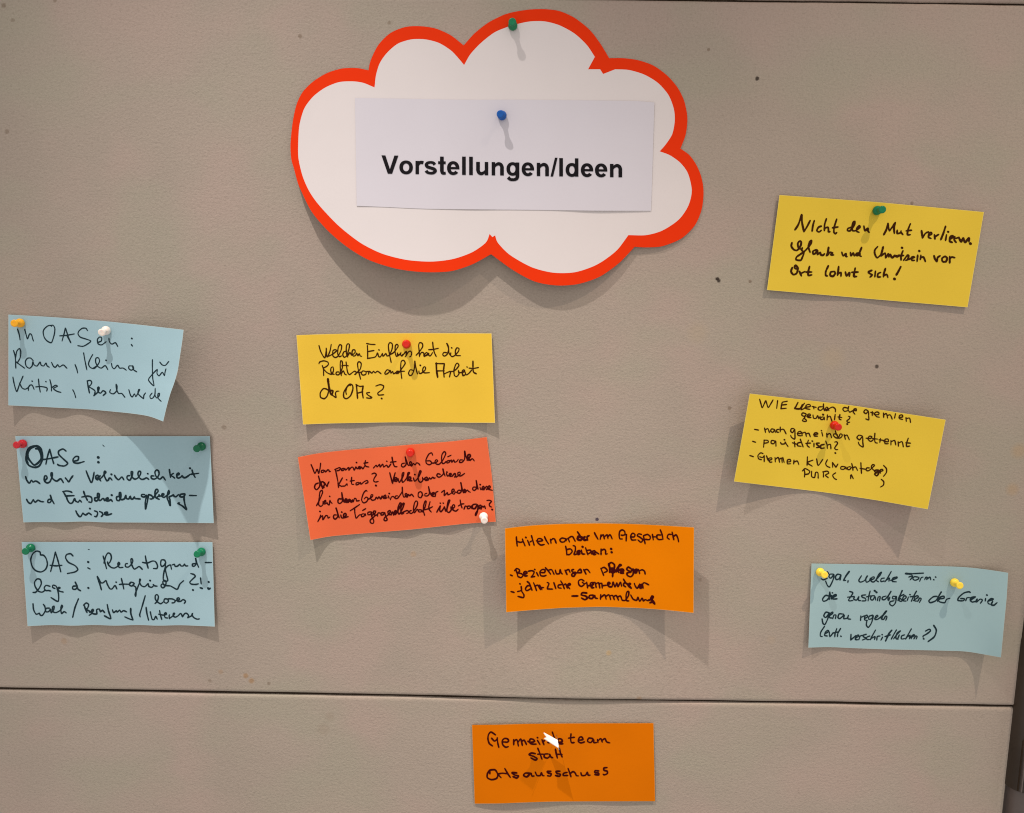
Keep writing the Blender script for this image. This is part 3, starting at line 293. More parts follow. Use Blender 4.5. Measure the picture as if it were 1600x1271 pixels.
# stand pole
pc = at(1569, 1225)[0]; RS = .019; px_ = BX1+RS-.0006; py_ = -.0
pole = lathe('stand_pole', [(0, .0165), (.9, .0165)], (px_+.0015, py_, -.9), (0, 0, 1), M_TUBE, pb, 48)
zt_, zb_ = float(at(1597, 984)[2]), float(at(1569, 1225)[2])
sl = lathe('sleeve', [(0, .0172), (.0002, RS), (zt_-zb_-.012, RS), (zt_-zb_, .0168)], (px_, py_, zb_), (0, 0, 1), M_DARKPL, pole, 48)
def on_pole(px, py):
    h = .012
    for _ in range(20): c = float(at(px, py, h)[0])-px_; h = (max(RS**2-c*c, 1e-8))**.5
    return at(px, py, h), c
(q1, c1_), (q2, c2_) = on_pole(1591.5, 1226), on_pole(1596.5, 1222)
bx('clamp_slot', q1[0]-.0007, q1[0]+.0012, q1[1]-.0004, q1[1]+.006, zb_+.0006, zb_+.060, M_SEAM, pole)
bx('clamp_tongue', q2[0]-.0009, q2[0]+.0012, q2[1]-.0012, q2[1]+.006, zb_+.0006, zb_+.050, M_TUBE, pole, .0004)

# ---------------------------------------------------------------- paper cards
class Card:
    def __init__(s, T, B, H, Hp=(1.0), L=None, R=None, over=None):
        "T, B: top and bottom edge left to right (photo px); H: (top profile, bottom profile) stand-off in mm"
        s.T, s.B = map(s.edge, (T, B)); s.L = s.edge(L or [T[0], B[0]]); s.R = s.edge(R or [T[-1], B[-1]])
        s.c = [np.array(p, float) for p in (T[0], T[-1], B[0], B[-1])]
        s.ht = smooth_profile(H[0]); s.hb = smooth_profile(H[1]); s.p = Hp; s.over = over
    @staticmethod
    def edge(P):
        P = np.array(P, float); d = np.r_[0, np.cumsum(np.linalg.norm(np.diff(P, axis=0), axis=1))]; d /= d[-1]
        u = np.linspace(0, 1, 201); out = []
        for k in (0, 1):
            v = np.interp(u, d, P[:, k])
            lin = P[0, k]+(P[-1, k]-P[0, k])*u; r = v-lin
            m = 9; e = np.concatenate([-r[m:0:-1], r, -r[-2:-m-2:-1]]); out.append(lin+np.convolve(e, np.ones(2*m+1)/(2*m+1), 'valid'))
        return np.array(out)
    def px(s, u, v):
        U = np.linspace(0, 1, 201); f = lambda E, t: np.array([np.interp(t, U, E[0]), np.interp(t, U, E[1])])
        tl, tr, bl, br = [c[:, None] for c in s.c]
        return (1-v)*f(s.T, u)+v*f(s.B, u)+(1-u)*f(s.L, v)+u*f(s.R, v)-((1-u)*(1-v)*tl+u*(1-v)*tr+(1-u)*v*bl+u*v*br)
    def h(s, u, v):
        a = np.interp(u, *s.ht); b = np.interp(u, *s.hb); r = (a+(b-a)*np.clip(v, 0, 1)**s.p)/1000
        f1, f2, f3 = s.c[0][0]*.37, s.c[0][1]*.53, s.c[0][0]*.11
        if s.over is None: r = r+.00045*(1+np.sin(7.5*u+2.1*v+f1)*np.sin(3.6*v-1.7*u+f2))+.00016*(1+np.sin(17*u-5*v+f3))   # soft waves of handled card
        if s.over is not None:
            P = s.px(u, v); r = r+s.over(P[0], P[1])
        return r
    def uv(s, X, Y):
        X = np.asarray(X, float); Y = np.asarray(Y, float); u = np.full(X.shape, .5); v = u.copy(); e = 1e-3
        for _ in range(12):
            P = s.px(u, v); Pu = s.px(u+e, v); Pv = s.px(u, v+e)
            a, c = (Pu-P)/e; b, d = (Pv-P)/e; rx, ry = X-P[0], Y-P[1]; D = a*d-b*c
            u = np.clip(u+(rx*d-ry*b)/D, 0, 1); v = np.clip(v+(ry*a-rx*c)/D, 0, 1)
        return u, v
    def surf(s, X, Y, eps):
        u, v = s.uv(X, Y); return at(X, Y, s.h(u, v)+eps)
    def build(s, root, mat, nu=90, nv=36, th=.00032, name='paper', worn=None):
        "a sheet of card; its outermost 0.4 mm is the paler cut edge where the dye has worn"
        U = np.linspace(0, 1, nu+1); W_ = np.linspace(0, 1, nv+1)
        U = np.r_[0, .0016, np.linspace(.0016, 1-.0016, nu+1)[1:-1], 1-.0016, 1] if worn else U
        W_ = np.r_[0, .0034, np.linspace(.0034, 1-.0034, nv+1)[1:-1], 1-.0034, 1] if worn else W_
        nu, nv = len(U)-1, len(W_)-1
        u, v = np.meshgrid(U, W_); u = u.ravel(); v = v.ravel()
        P = s.px(u, v); H = s.h(u, v); Fv = at(P[0], P[1], H); Bv = at(P[0], P[1], H-th)
        N = len(u); W = nu+1; Fc = []; mi = []
        for j in range(nv):
            for i in range(nu):
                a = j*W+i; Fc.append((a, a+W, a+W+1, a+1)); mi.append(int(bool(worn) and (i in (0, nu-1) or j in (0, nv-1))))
                Fc.append((N+a, N+a+1, N+a+W+1, N+a+W)); mi.append(0)
        rim = [i for i in range(W)]+[j*W+nu for j in range(1, nv+1)]+[nv*W+i for i in range(nu-1, -1, -1)]+[j*W for j in range(nv-1, 0, -1)]
        V = list(Fv)+list(Bv)+[Fv[i] for i in rim]+[Bv[i] for i in rim]; R = len(rim)
        for q in range(R):
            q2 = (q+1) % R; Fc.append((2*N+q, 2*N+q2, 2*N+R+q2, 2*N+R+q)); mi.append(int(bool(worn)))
        return mesh(name, V, Fc, mat, root, mats=[mat]+([worn] if worn else []), midx=mi)
def spline(P, step):
    P = np.array(P, float)
    if len(P) == 1: return np.array([P[0]-[.35, .2], P[0]+[.35, .2]])
    Q = np.vstack([2*P[0]-P[1], P, 2*P[-1]-P[-2]]); out = []
    for i in range(1, len(Q)-2):
        p0, p1, p2, p3 = Q[i-1:i+3]; L = np.linalg.norm(p2-p1); n = max(2, int(L/step)); t = np.linspace(0, 1, n, endpoint=False)[:, None]
        m1 = (p2-p0)*.42; m2 = (p3-p1)*.42
        lim = L*1.1
        for m in (m1, m2):
            nn = np.linalg.norm(m)
            if nn > lim: m *= lim/nn
        out.append((2*t**3-3*t**2+1)*p1+(t**3-2*t**2+t)*m1+(-2*t**3+3*t**2)*p2+(t**3-t**2)*m2)
    out.append(P[-1:]); return np.vstack(out)
def write(key, card, root, mat):
    w, lines = INK[key]
    for line in lines:
        X = []; Z = []; Fc = []
        for k, st in enumerate(line.split('/')):
            tok = st.split(); g = 1.0
            if tok[0][0] == '@': x0, y0, s = map(float, tok[0][1:].split(',')); tok = tok[1:]
            if tok[0][0] == '*': g = float(tok[0][1:]); tok = tok[1:]
            P = [tuple(map(float, q.split(','))) for q in tok]
            P = np.array([(x0+a/s, y0+b/s) for a, b in P])
            dot = len(P) == 1; P = spline(P, 1.1); n = len(P)
            wv = w*g*.5*(1.12 if dot else 1)*(1+.10*np.sin(np.arange(n)*.35+k*1.7)+.05*rng.randn(n))
            if not dot: wv[0] *= .85; wv[-1] *= .72
            T = np.gradient(P, axis=0); T /= np.maximum(np.linalg.norm(T, axis=1), 1e-6)[:, None]; Nn = np.c_[-T[:, 1], T[:, 0]]
            b = len(X); e = (k % 7)*.000006
            for i in range(n):
                X += [P[i]+Nn[i]*wv[i], P[i]-Nn[i]*wv[i]]; Z += [e, e]
                if i: Fc.append((b+2*i-2, b+2*i-1, b+2*i+1, b+2*i))
            for i in sorted(set([0, n-1]+list(range(0, n, 3)))):     # round pen tip at the ends and in the turns
                b = len(X)
                for q in range(9):
                    a = 2*pi*q/9; X.append(P[i]+wv[i]*np.array([cos(a), sin(a)])); Z.append(e+.00004)
                Fc.append(tuple(range(b, b+9))[::-1])
        X = np.array(X); V = card.surf(X[:, 0], X[:, 1], .00014+np.array(Z))
        mesh('handwriting', V, Fc, mat, root, False)
def card(key, T, B, H, mat, ink, label, group=None, Hp=1.0, **kw):
    c = Card(T, B, H, Hp, **kw); m = c.px(np.array([.5]), np.array([.5]))[:, 0]; p = at(m[0], m[1], 0)
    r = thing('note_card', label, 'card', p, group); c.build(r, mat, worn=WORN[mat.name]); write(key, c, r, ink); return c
mid = lambda *a: list(a)
G_B = 'pale blue cards at the left'
c1 = card('c1', [(13.1, 491.8), (50, 493.8), (93.7, 496.5), (168.7, 502.5), (230, 509), (286.9, 515.6)],
    [(13, 633.7), (75, 636.6), (140.6, 640), (202.5, 646), (225, 649), (238, 651.8), (248, 656.2), (255, 659)],
    ([(0, 1.2), (.05, .6), (.3, 1.2), (.52, .7), (.62, 2.5), (.72, 6.5), (.82, 14), (.9, 24), (1, 41)],
     [(0, 8), (.06, 4.5), (.14, 1.6), (.3, 4.2), (.44, 1.4), (.55, 3.2), (.65, 6.5), (.75, 13), (.85, 24), (.93, 36), (1, 50)]),
    M_BLUE, M_INKB, 'pale blue card with its right end curling far off the board', G_B,
    R=[(286.9, 515.6), (284.6, 535), (281.5, 555), (277.8, 580), (272.6, 598), (266.2, 615), (260.6, 635), (255, 659)])
c2 = card('c2', [(23.8, 681.7), (176, 681.9), (328, 681.7)], [(36.6, 816.6), (60, 816), (95, 816.4), (131, 815), (159, 816.6), (250, 817), (334, 817.7)],
    ([(0, 1), (.04, .6), (.3, 1.4), (.6, 1.2), (.93, .6), (1, 1.4)], [(0, 3.6), (.1, 1), (.22, 3), (.33, .8), (.46, 2.7), (.6, 2), (.72, 2.8), (.86, 3.2), (1, 6)]),
    M_BLUE, M_INKB, 'pale blue card reading OASe with a thickly inked O, middle of the left column', G_B, L=[(23.8, 681.7), (26.5, 708), (32, 770), (36.6, 816.6)])
c3 = card('c3', [(33.8, 847), (180, 847.2), (332, 847.3)], [(43, 978.8), (83.7, 976.6), (111, 978.3), (147.5, 976.6), (179, 978.2), (215.5, 976.6), (247, 978.2), (281, 977), (335.6, 979.4)],
    ([(0, 1), (.05, .6), (.5, 1.5), (.93, .6), (1, 1.2)], [(0, 7), (.07, 4), (.13, 1.7), (.25, 5), (.36, 2), (.47, 3.7), (.58, 2), (.7, 3.8), (.82, 2), (.93, 4.5), (1, 6)]),
    M_BLUE, M_INKB, 'pale blue card held by two green pins, bottom of the left column', G_B)
c4 = card('c4', [(463.2, 524), (500, 522.6), (556, 521.3), (662.5, 520.8), (768, 521.3)], [(473.4, 663.6), (513.7, 662), (598.7, 660.4), (662, 659.8), (720, 660.8), (773.4, 660.9)],
    ([(0, 2), (.3, .9), (.56, .6), (.8, 1), (1, 2)], [(0, 6), (.05, 3.2), (.1, 1), (.25, 1.6), (.4, .9), (.63, 1.8), (.8, .8), (.92, 2.6), (1, 6)]),
    M_YEL, M_INKY, 'yellow card with three lines of writing, directly above the red card', None)
c5 = card('c5', [(465.3, 714.6), (496, 708.5), (535, 704), (641, 695), (705, 690), (760.7, 683.2)], [(485, 844.2), (513.7, 838.5), (556, 834.7), (641, 828), (726, 818.7), (774.7, 815.6)],
    ([(0, 4), (.1, 1.5), (.3, 1.2), (.6, .6), (.8, 1), (1, 1.2)], [(0, 8.5), (.05, 4.5), (.1, .9), (.2, 2), (.3, .7), (.42, 2.4), (.52, 4), (.62, 1.2), (.75, 3.2), (.86, 1), (1, 1)]),
    M_RED, M_INKR, 'tilted salmon red card with four lines of dark handwriting', None, R=[(760.7, 683.2), (768.7, 744.4), (774.7, 815.6)])
def bow(a, b, c0=.45, k=1.9): return [(u, .7+(a*((c0-u)/c0)**k if u < c0 else b*((u-c0)/(1-c0))**k)) for u in np.linspace(0, 1, 21)]
c6 = card('c6', [(789, 826), (815, 822.8), (840, 820.6), (880, 818.8), (940, 818), (990, 819), (1030, 821), (1084.4, 824.4)],
    [(791, 957), (830, 953.6), (880, 950), (940, 948.4), (1000, 950.4), (1040, 953.4), (1083.6, 958)],
    (bow(16, 20.5), bow(16.5, 21.5)), M_ORA, M_INKR, 'bowed orange card with both ends standing off the board, right of the red card', 'orange cards')
c7 = card('c7', [(737.5, 1133), (782, 1132.6), (823, 1131.2), (905.6, 1130.6), (1021, 1130.2)], [(741.7, 1256), (782, 1255.8), (820, 1254.2), (864.4, 1252.7), (950, 1252.4), (1023.6, 1252.3)],
    ([(0, .8), (.2, 1.6), (.45, .6), (1, 1)], [(0, .8), (.08, 2.2), (.2, 3.0), (.35, 1.8), (.5, .9), (1, 1.0)]),
    M_ORA2, M_INKR, 'orange card under a white paper flag, alone below the long board joint', 'orange cards')
c8 = card('c8', [(1218, 305), (1370, 316), (1537.4, 331.6)], [(1198.5, 453.4), (1346, 466.2), (1511.8, 480.5)],
    ([(0, 1.6), (.2, .9), (.49, .6), (.8, 1), (1, 1.6)], [(0, 2.8), (.2, 1.8), (.4, 1.4), (.65, 2.2), (1, 2.2)]),
    M_YEL2, M_INKY, 'tilted yellow card held by a green pin, upper right of the board', None)
def bow2(a, b, m): return [(u, m+(a*max(0, (.42-u)/.42)**1.7 if u < .42 else b*((u-.42)/.58)**1.8)) for u in np.linspace(0, 1, 21)]
c9 = card('c9', [(1171.6, 615.3), (1326.6, 633), (1477.6, 656.2)], [(1146.9, 752.6), (1292, 770), (1370, 782), (1449.6, 796)],
    (bow2(13.5, 14, .9), bow2(12.5, 20.5, .9)), M_YEL2, M_INKY, 'yellow card with a dash list, corners curling, pinned red in its upper middle', None)
c10 = card('c10', [(1268, 880.7), (1352.5, 882), (1442.5, 884.3), (1495, 885.6), (1521, 887.5), (1550, 891.2), (1575.3, 895.3)],
    [(1263, 1012.3), (1296, 1011.2), (1330, 1013), (1386, 1015), (1465, 1016.8), (1510, 1018), (1532.5, 1022), (1564, 1027.6)],
    ([(0, 1.2), (.05, .7), (.3, 1.3), (.73, .7), (.85, 2), (1, 9)], [(0, 4.4), (.1, .9), (.25, 2.4), (.36, .9), (.47, 2.2), (.6, .9), (.7, 1.8), (.79, 1.6), (.86, 4.5), (.93, 10), (1, 19)]),
    M_BLUE2, M_INKB, 'pale blue card held by two yellow pins, lower right of the board', None, R=[(1575.3, 895.3), (1573, 934), (1564, 1027.6)])

# ---------------------------------------------------------------- cloud-shaped card
OUT = [(454, 224), (455, 248), (459, 262.7), (465, 285), (469.7, 296.7), (486.7, 330.7), (512, 360.5), (542, 386), (576, 406.4), (618.5, 420), (661, 425.5), (703.5, 424.2), (737.5, 413.6), (767.2, 397.5), None,
 (801, 422), (835, 440), (869, 446.3), (903, 444.2), (937, 432.7), (967, 411.5), (991.6, 386), None, (1009.5, 386.9), (1035, 385), (1064.7, 373), (1086, 352), (1096.6, 326.5), (1099.3, 300), (1096.3, 278.6), (1089, 259.7), (1077.5, 243), (1063.3, 232.5), None,
 (1071.5, 210), (1074, 184), (1069, 158), (1058.6, 137), (1042, 118), (1020.8, 102.7), (997, 94.4), (973.6, 91.2), (951.9, 91.2), None, (938, 68.5), (921.6, 47.2), (898, 28.3), (874.4, 17.7), (850.8, 14.6), (827, 15.3), (803.6, 18.9), (787, 23.6), (763.4, 35.4), (742, 52), (724.5, 71.2), None,
 (704.4, 55.5), (680.8, 44.9), (657, 41.3), (633.6, 42.5), (610, 52), (591, 70.8), (579.3, 94.4), (575.7, 110.2), None, (558, 106.7), (534.4, 107.4), (511, 114.5), (489.6, 127.5), (473, 144), (463.6, 163), (457.7, 189)]
INN = [(466, 224), (466.4, 248), (473, 276), (483.7, 300), (499.5, 322), (529, 353), (563, 379.6), (597, 396.6), (635.5, 406.4), (673.8, 409), (707.8, 405), (737.5, 394.5), (758.8, 379.6), (765, 366), None, (769.4, 370.7), None, (773.6, 368), None, (777.9, 379.6),
 (797, 398.8), (831, 417.9), (865, 426.4), (899, 425.5), (933, 413.6), (962.7, 392.4), (981.9, 367.7), None, (1009.5, 367.7), (1035, 360.5), (1060.5, 343.5), (1075.4, 322), (1080.9, 298), (1075, 271.5), (1063.3, 255), (1046.8, 243), (1030.7, 236.8), None,
 (1039.7, 226.6), (1050.3, 210), (1054.3, 188.9), (1052.7, 170), (1044.4, 148.7), (1027.9, 129.8), (1006.6, 116.9), (983, 109.8), (961.3, 108.6), None, (942.4, 116), None, (937.7, 108.6), None, (918.8, 108.6), None, (929.4, 89.2), None, (917, 70.8), (898, 53), (874.4, 40), (850.8, 33.8), (827, 34), (803.6, 39),
 (794, 42), (772.9, 50.8), (751.6, 67.3), (735, 85), (725.2, 102), None, (716, 91), (704.4, 79), (685.5, 67.3), (664.3, 61.9), (643, 61.9), (621.8, 68.5), (605, 82.6), (593.4, 99), (587.5, 118), (585.2, 137), None, (567.5, 129.8), (551, 127.5), (529.7, 128.7), (508.5, 137), (489.6, 151), (475.4, 170), (467.9, 196)]
def loop(L, step=3.0):
    "closed outline; None after a point marks it as a sharp corner"
    P = []; C = []
    for p in L:
        if p is None: C[-1] = True
        else: P.append(p); C.append(False)
    s = C.index(True); P = P[s:]+P[:s]; C = C[s:]+C[:s]; P.append(P[0]); C.append(True); out = []; a = 0
    for i in range(1, len(P)):
        if C[i]: out.append(spline(P[a:i+1], step)[:-1]); a = i
    return np.vstack(out)
CA = smooth_profile([((x-450)/660., a) for x, a in ((450, 15), (490, 17), (560, 18), (640, 17), (700, 14), (767, 8), (820, 8.5), (870, 8.5), (930, 6), (990, 3), (1050, 1.5), (1110, .6))])
def cloud_h(x, y):
    a = np.interp((np.asarray(x, float)-450)/660., *CA); v = np.clip((np.asarray(y, float)-40)/385., 0, 1.2)
    return (.9+a*v**1.7)/1000
lo, li = loop(OUT), loop(INN)
gx, gy = np.meshgrid(np.arange(448, 1106, 9.0), np.arange(8, 452, 9.0)); gp = np.c_[gx.ravel(), gy.ravel()]
def inside(P, L):
    r = np.zeros(len(P), bool); a = L; b = np.roll(L, -1, 0)
    for (x1, y1), (x2, y2) in zip(a, b):
        c = ((y1 > P[:, 1]) != (y2 > P[:, 1])); c &= P[:, 0] < (x2-x1)*(P[:, 1]-y1)/((y2-y1) if y2 != y1 else 1e-9)+x1; r ^= c
    return r
def near(P, L, d): return np.array([np.min(np.hypot(*(L-p).T)) < d for p in P])
gp = gp[inside(gp, lo)]; gp = gp[~near(gp, lo, 4)]; gp = gp[~near(gp, li, 4)]
allp = np.vstack([lo, li, gp]); n1, n2 = len(lo), len(li)
ed = [(i, (i+1) % n1) for i in range(n1)]+[(n1+i, n1+(i+1) % n2) for i in range(n2)]
vv, _, ff, *_r = delaunay_2d_cdt([Vector((float(a), float(b))) for a, b in allp], ed, [], 0, 1e-4)
vv = np.array([(v.x, v.y) for v in vv]); ff = np.array([tuple(f) for f in ff]); cen = vv[ff].mean(1)
ff = ff[inside(cen, lo)]; cen = vv[ff].mean(1); inn = inside(cen, li)
cl = thing('cloud_card', 'large white cloud-shaped card with a thick red outline at the top of the board', 'cloud card', at(775, 230))
def sheet(name, tri, eps, mat, parent, V2=None):
    V2 = vv if V2 is None else V2; used = np.unique(tri); mp = {int(k): i for i, k in enumerate(used)}
    P = V2[used]; V = at(P[:, 0], P[:, 1], cloud_h(P[:, 0], P[:, 1])+eps)
    Fc = []
    for f in tri:
        a, b, c = P[mp[int(f[0])]], P[mp[int(f[1])]], P[mp[int(f[2])]]
        s = (b[0]-a[0])*(c[1]-a[1])-(b[1]-a[1])*(c[0]-a[0]); g = [mp[int(q)] for q in f]; Fc.append(g if s < 0 else g[::-1])
    return mesh(name, V, Fc, mat, parent)
sheet('red_border', ff[~inn], .0, M_BORDER, cl); sheet('white_face', ff[inn], .0, M_WHITE, cl)
P = lo; Vf = at(P[:, 0], P[:, 1], cloud_h(P[:, 0], P[:, 1])-.00003); Vb = at(P[:, 0], P[:, 1], cloud_h(P[:, 0], P[:, 1])-.0006)
used = ff; V = list(at(vv[:, 0], vv[:, 1], cloud_h(vv[:, 0], vv[:, 1])-.0006))+list(Vf)+list(Vb); N = len(vv)
mesh('card_body', V, [tuple(f) for f in ff]+[(N+i, N+(i+1) % n1, N+n1+(i+1) % n1, N+n1+i) for i in range(n1)], M_WHITE, cl)

# ---------------------------------------------------------------- printed title slip
slip = Card([(554.7, 153.4), (640, 154.6), (720, 156.3), (800, 156), (900, 157), (1000, 158), (1022.5, 160.5)], [(557.3, 322), (600, 323.6), (660, 326.6), (760, 327.6), (850, 328.4), (930, 329.6), (1017.4, 329.7)],
    ([(0, .5), (.3, .45), (.49, .4), (.8, .45), (.96, .6), (1, 1.0)], [(0, .7), (.06, .35), (.25, .35), (.4, .7), (.5, .4), (.7, .5), (.8, 1.3), (.92, 1.0), (1, .6)]), over=cloud_h)
sr = thing('title_slip', 'white paper slip with a bold printed heading, pinned on the cloud-shaped card', 'paper slip', at(788, 240))
slip.build(sr, M_SLIP, 110, 40, .00012)
# heavy grotesque capitals and lower case, drawn in units of 1/2048 em; each glyph: advance, list of shapes
def g_ring(cx, cy, rx, ry, tx, ty, a0=0, a1=360, n=40):
    tx, ty = tx*1.06, ty*1.06; t = np.radians(np.linspace(a0, a1, n+1)); c, s_ = np.cos(t), np.sin(t); k = .94
    c2, s2 = np.sign(c)*abs(c)**k, np.sign(s_)*abs(s_)**k
    O = np.c_[cx+rx*c2, cy+ry*s2]; I = np.c_[cx+(rx-tx)*c2, cy+(ry-ty)*s2]; return ('strip', O, I)
def g_pen(P, w0, step=40):
    W = [w0]*len(P) if np.isscalar(w0) else w0; Q = spline(P, step); d = np.r_[0, np.cumsum(np.hypot(*np.diff(Q, axis=0).T))]
    dp = [d[np.argmin(np.hypot(*(Q-p).T))] for p in np.array(P, float)]; w = np.interp(d, dp, W)*.53
    T = np.gradient(Q, axis=0); T /= np.hypot(*T.T)[:, None]; N = np.c_[-T[:, 1], T[:, 0]]; return ('strip', Q+N*w[:, None], Q-N*w[:, None])
def g_box(x0, y0, x1, y1): return ('poly', np.array([(x0, y0), (x1, y0), (x1, y1), (x0, y1)], float))
def g_poly(*p): return ('poly', np.array(p, float))
ARCH = [(350, 640), (470, 830), (690, 935), (880, 870), (968, 690), (972, 500), (972, 0)]
AW = [120, 200, 250, 262, 276, 281, 281]
GL = {'V': (1366, [g_poly((0, 1466), (510, 0), (683, 0), (683, 380), (321, 1466)), g_poly((683, 0), (856, 0), (1366, 1466), (1045, 1466), (683, 380))]),
 'o': (1251, [g_ring(626, 531, 548, 556, 282, 230)]),
 'r': (797, [g_box(133, 0, 414, 1062), g_pen([(300, 560), (360, 790), (500, 935), (660, 950), (770, 925)], [120, 200, 246, 250, 250])]),
 's': (1139, [g_pen([(190, 300), (290, 165), (520, 98), (780, 130), (935, 290), (830, 430), (560, 520), (300, 610), (210, 760), (310, 905), (540, 965), (780, 925), (895, 780)], [260, 220, 200, 225, 262, 250, 240, 250, 262, 225, 196, 215, 250])]),
 't': (682, [g_box(20, 840, 634, 1062), g_pen([(328, 1440), (328, 800), (328, 330), (370, 150), (480, 105), (640, 125)], [281, 281, 281, 265, 225, 215])]),
 'e': (1139, [g_ring(560, 531, 500, 556, 282, 226, -1, 322), g_box(330, 440, 1060, 620)]),
 'l': (569, [g_box(140, 0, 435, 1466)]), 'I': (569, [g_box(137, 0, 433, 1466)]),
 'u': (1251, [g_box(832, 0, 1113, 1062), g_pen([(1251-x+8, 1062-y) for x, y in ARCH], AW)]),
 'n': (1251, [g_box(140, 0, 421, 1062), g_pen(ARCH, AW)]),
 'g': (1251, [g_ring(590, 535, 508, 546, 275, 225), g_pen([(970, 1062), (970, 500), (968, -60), (890, -235), (690, -318), (400, -300), (215, -140)], [281, 281, 281, 262, 220, 225, 270])]),
 'd': (1251, [g_ring(590, 531, 510, 556, 278, 225), g_box(834, 0, 1115, 1466)]),
 '/': (569, [g_poly((0, -25), (208, -25), (569, 1491), (359, 1491))])}
def printed(text, x_left, x_right, y_left, y_right, cap):
    adv = 0; X = []; Fc = []; E = []; left = min(GL[text[0]][1][0][1][:, 0].min(), 0)
    for n_, chr_ in enumerate(text):
        a_, shp = GL[chr_]
        for m_, sh in enumerate(shp):
            k = len(X); e = .000012*m_
            if sh[0] == 'poly':
                P = sh[1]; X += [(adv+p[0], p[1]) for p in P]; Fc.append(tuple(range(k, k+len(P)))); E += [e]*len(P)
            else:
                O, I = sh[1], sh[2]
                for i in range(len(O)):
                    X += [(adv+O[i][0], O[i][1]), (adv+I[i][0], I[i][1])]; E += [e, e]
                    if i: Fc.append((k+2*i-2, k+2*i-1, k+2*i+1, k+2*i))
        adv += a_
    co = np.array(X); x1 = adv-138
    PX = x_left+co[:, 0]/x1*(x_right-x_left); t = co[:, 0]/x1; PY = y_left+(y_right-y_left)*t-co[:, 1]/1466*cap
    return mesh('printed_heading', slip.surf(PX, PY, .0003+np.array(E)), Fc, M_PRINT, sr, False)
printed('Vorstellungen/Ideen', 596.0, 972, 271.6, 277.4, 28.6)

# ---------------------------------------------------------------- push pins
GP = 'push pins in the board'
COL = {'amber': plastic('amber_plastic', (.90, .42, .015), .25), 'white': plastic('white_plastic', (.88, .76, .68), .3), 'pink': plastic('clear_red_plastic', (.72, .02, .035), .2, .12, .35),
 'dgreen': plastic('dark_green_plastic', (.001, .13, .055), .0), 'green': plastic('green_plastic', (.001, .17, .07), .0), 'blue': plastic('blue_plastic', (.002, .085, .36), .0),
 'red': plastic('red_plastic', (.60, .012, .003), .0), 'yellow': plastic('yellow_plastic', (.95, .67, .06), .2)}
PROF = [(0, .0008), (.0002, .0030), (.0007, .0041), (.0016, .0046), (.0028, .0046), (.0040, .0041), (.0050, .0031), (.0058, .0024), (.0075, .0021), (.0092, .0021), (.0104, .0025), (.0113, .0033), (.0120, .0037), (.0128, .0038), (.0134, .0036), (.0137, .0031), (.01365, .0020), (.0135, .0006)]
def pin(host, bxy, hxy, col, label):
    h0 = float(host(*bxy)); b = at(bxy[0], bxy[1], h0+.0025); t = at(hxy[0], hxy[1], h0+.0130)
    ax = Vector(t-b).normalized(); A = Vector(b)-ax*.0024
    r = thing('push_pin', label, 'push pin', A, GP)
    lathe('pin_head', PROF, A, ax, COL[col], r, 32)
    lathe('needle', [(0, .00015), (.002, .0005), (.0085, .0005)], A-ax*.008, ax, M_STEEL, r, 10)
def H(c): return lambda x, y: float(c.h(*c.uv(np.array([x]), np.array([y])))[0])
hc = lambda x, y: float(cloud_h(x, y))
pin(H(c1), (31, 505), (22.5, 505.5), 'amber', 'orange-yellow push pin in the left corner of the top pale blue card')
pin(H(c1), (165.6, 516.8), (159, 519.8), 'white', 'white push pin in the middle of the curling pale blue card')
pin(H(c2), (34.8, 693.8), (26, 695.7), 'pink', 'translucent pinkish red push pin left of the thick inked O')
pin(H(c2), (314.5, 698), (307.3, 701.4), 'dgreen', 'dark green push pin standing in the shade of the curled card')
pin(H(c3), (47.6, 856.6), (39.8, 862), 'green', 'green push pin in the left corner of the lowest card of the left column')
pin(H(c3), (314.3, 862.8), (308, 866.3), 'green', 'green push pin in the right corner of the lowest card of the left column')
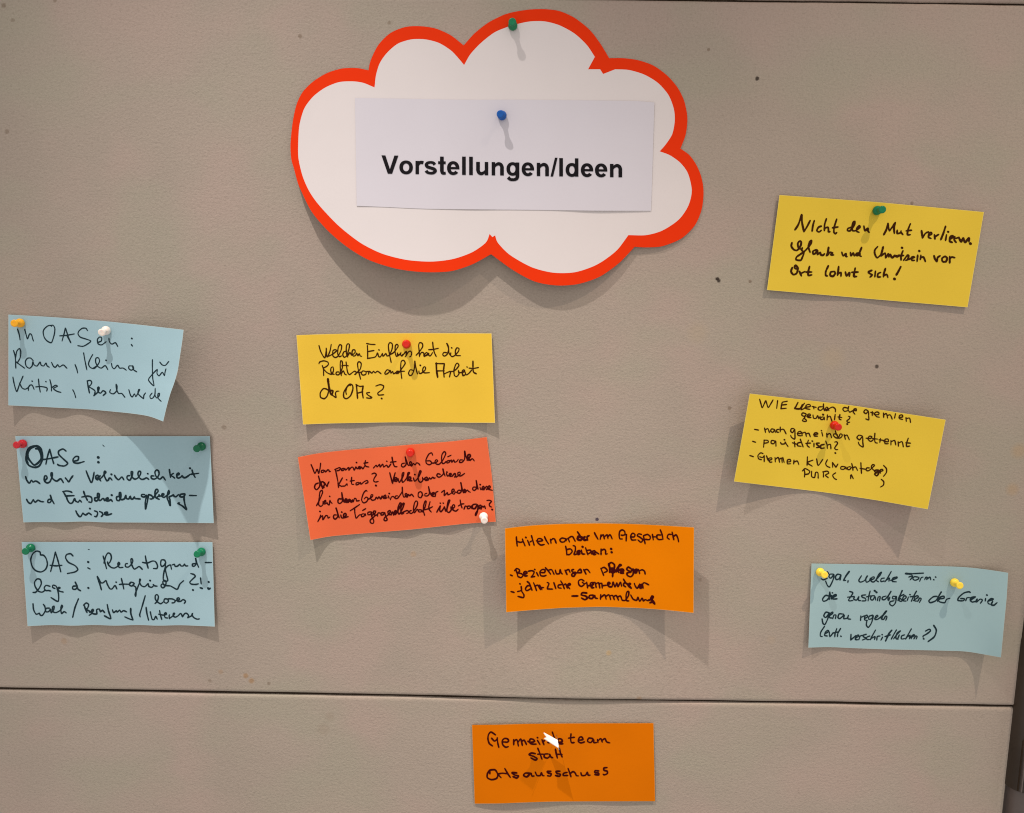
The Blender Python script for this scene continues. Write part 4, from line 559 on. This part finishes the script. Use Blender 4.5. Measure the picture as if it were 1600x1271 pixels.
pin(hc, (801.2, 40.2), (800.5, 34.5), 'green', 'green push pin at the top of the cloud-shaped card')
pin(H(slip), (784.4, 180.7), (781.9, 178.6), 'blue', 'blue push pin above the printed heading')
pin(H(c4), (635, 538.2), (634.4, 538), 'red', 'red push pin in the yellow card above the red card')
pin(H(c5), (641.2, 707), (640.8, 709), 'red', 'red push pin at the top middle of the salmon red card')
pin(H(c8), (1371, 329.2), (1378.6, 327.8), 'green', 'green push pin in the upper right yellow card')
pin(H(c9), (1304, 665), (1309.8, 667.8), 'red', 'red push pin in the yellow card with the dash list')
pin(H(c10), (1281.7, 894.4), (1288.5, 898.6), 'yellow', 'yellow push pin in the left corner of the lower right blue card')
pin(H(c10), (1491.8, 910.8), (1499.7, 915.4), 'yellow', 'yellow push pin towards the right end of the lower right blue card')
pin(H(c5), (755.6, 807.5), (756.8, 813.6), 'white', 'white push pin at the lower right corner of the salmon red card')
# flag pin: a needle with a folded white paper flag, notched at its end
b = at(869.6, 1148, .0008); t = at(873.2, 1170.5, .0228); ax = Vector(t-b).normalized()
fr = thing('flag_pin', 'needle with a notched white paper flag stuck in the lowest orange card', 'flag pin', b)
lathe('needle', [(0, .0002), (.0015, .00035), (.031, .00035)], Vector(b)-ax*.007, ax, M_STEEL, fr, 10)
L0 = Vector(b)
def fp(px, py, h): return Vector(at(px, py, h))
I1, O1 = fp(871.3, 1157, .0120), fp(872.0, 1168.5, .0228); I0, O0 = fp(849.6, 1145.3, .0112), fp(850, 1154, .0222); NO = fp(854.6, 1152.6, .0162); 
nrm = (O1-I1).cross(I0-I1).normalized()*.00035
V = []; Fc = []
for sgn in (1, -1):
    k = len(V); V += [I1+nrm*sgn, O1+nrm*sgn, O0+nrm*sgn*1.6, NO+nrm*sgn*1.4, I0+nrm*sgn*1.6]; f = (k, k+1, k+2, k+3, k+4); Fc.append(f if sgn < 0 else f[::-1])
for i in range(5): j = (i+1) % 5; Fc.append((i, j, 5+j, 5+i))
mesh('paper_flag', V, Fc, paper('flag_paper', (.86, .80, .76)), fr, False)
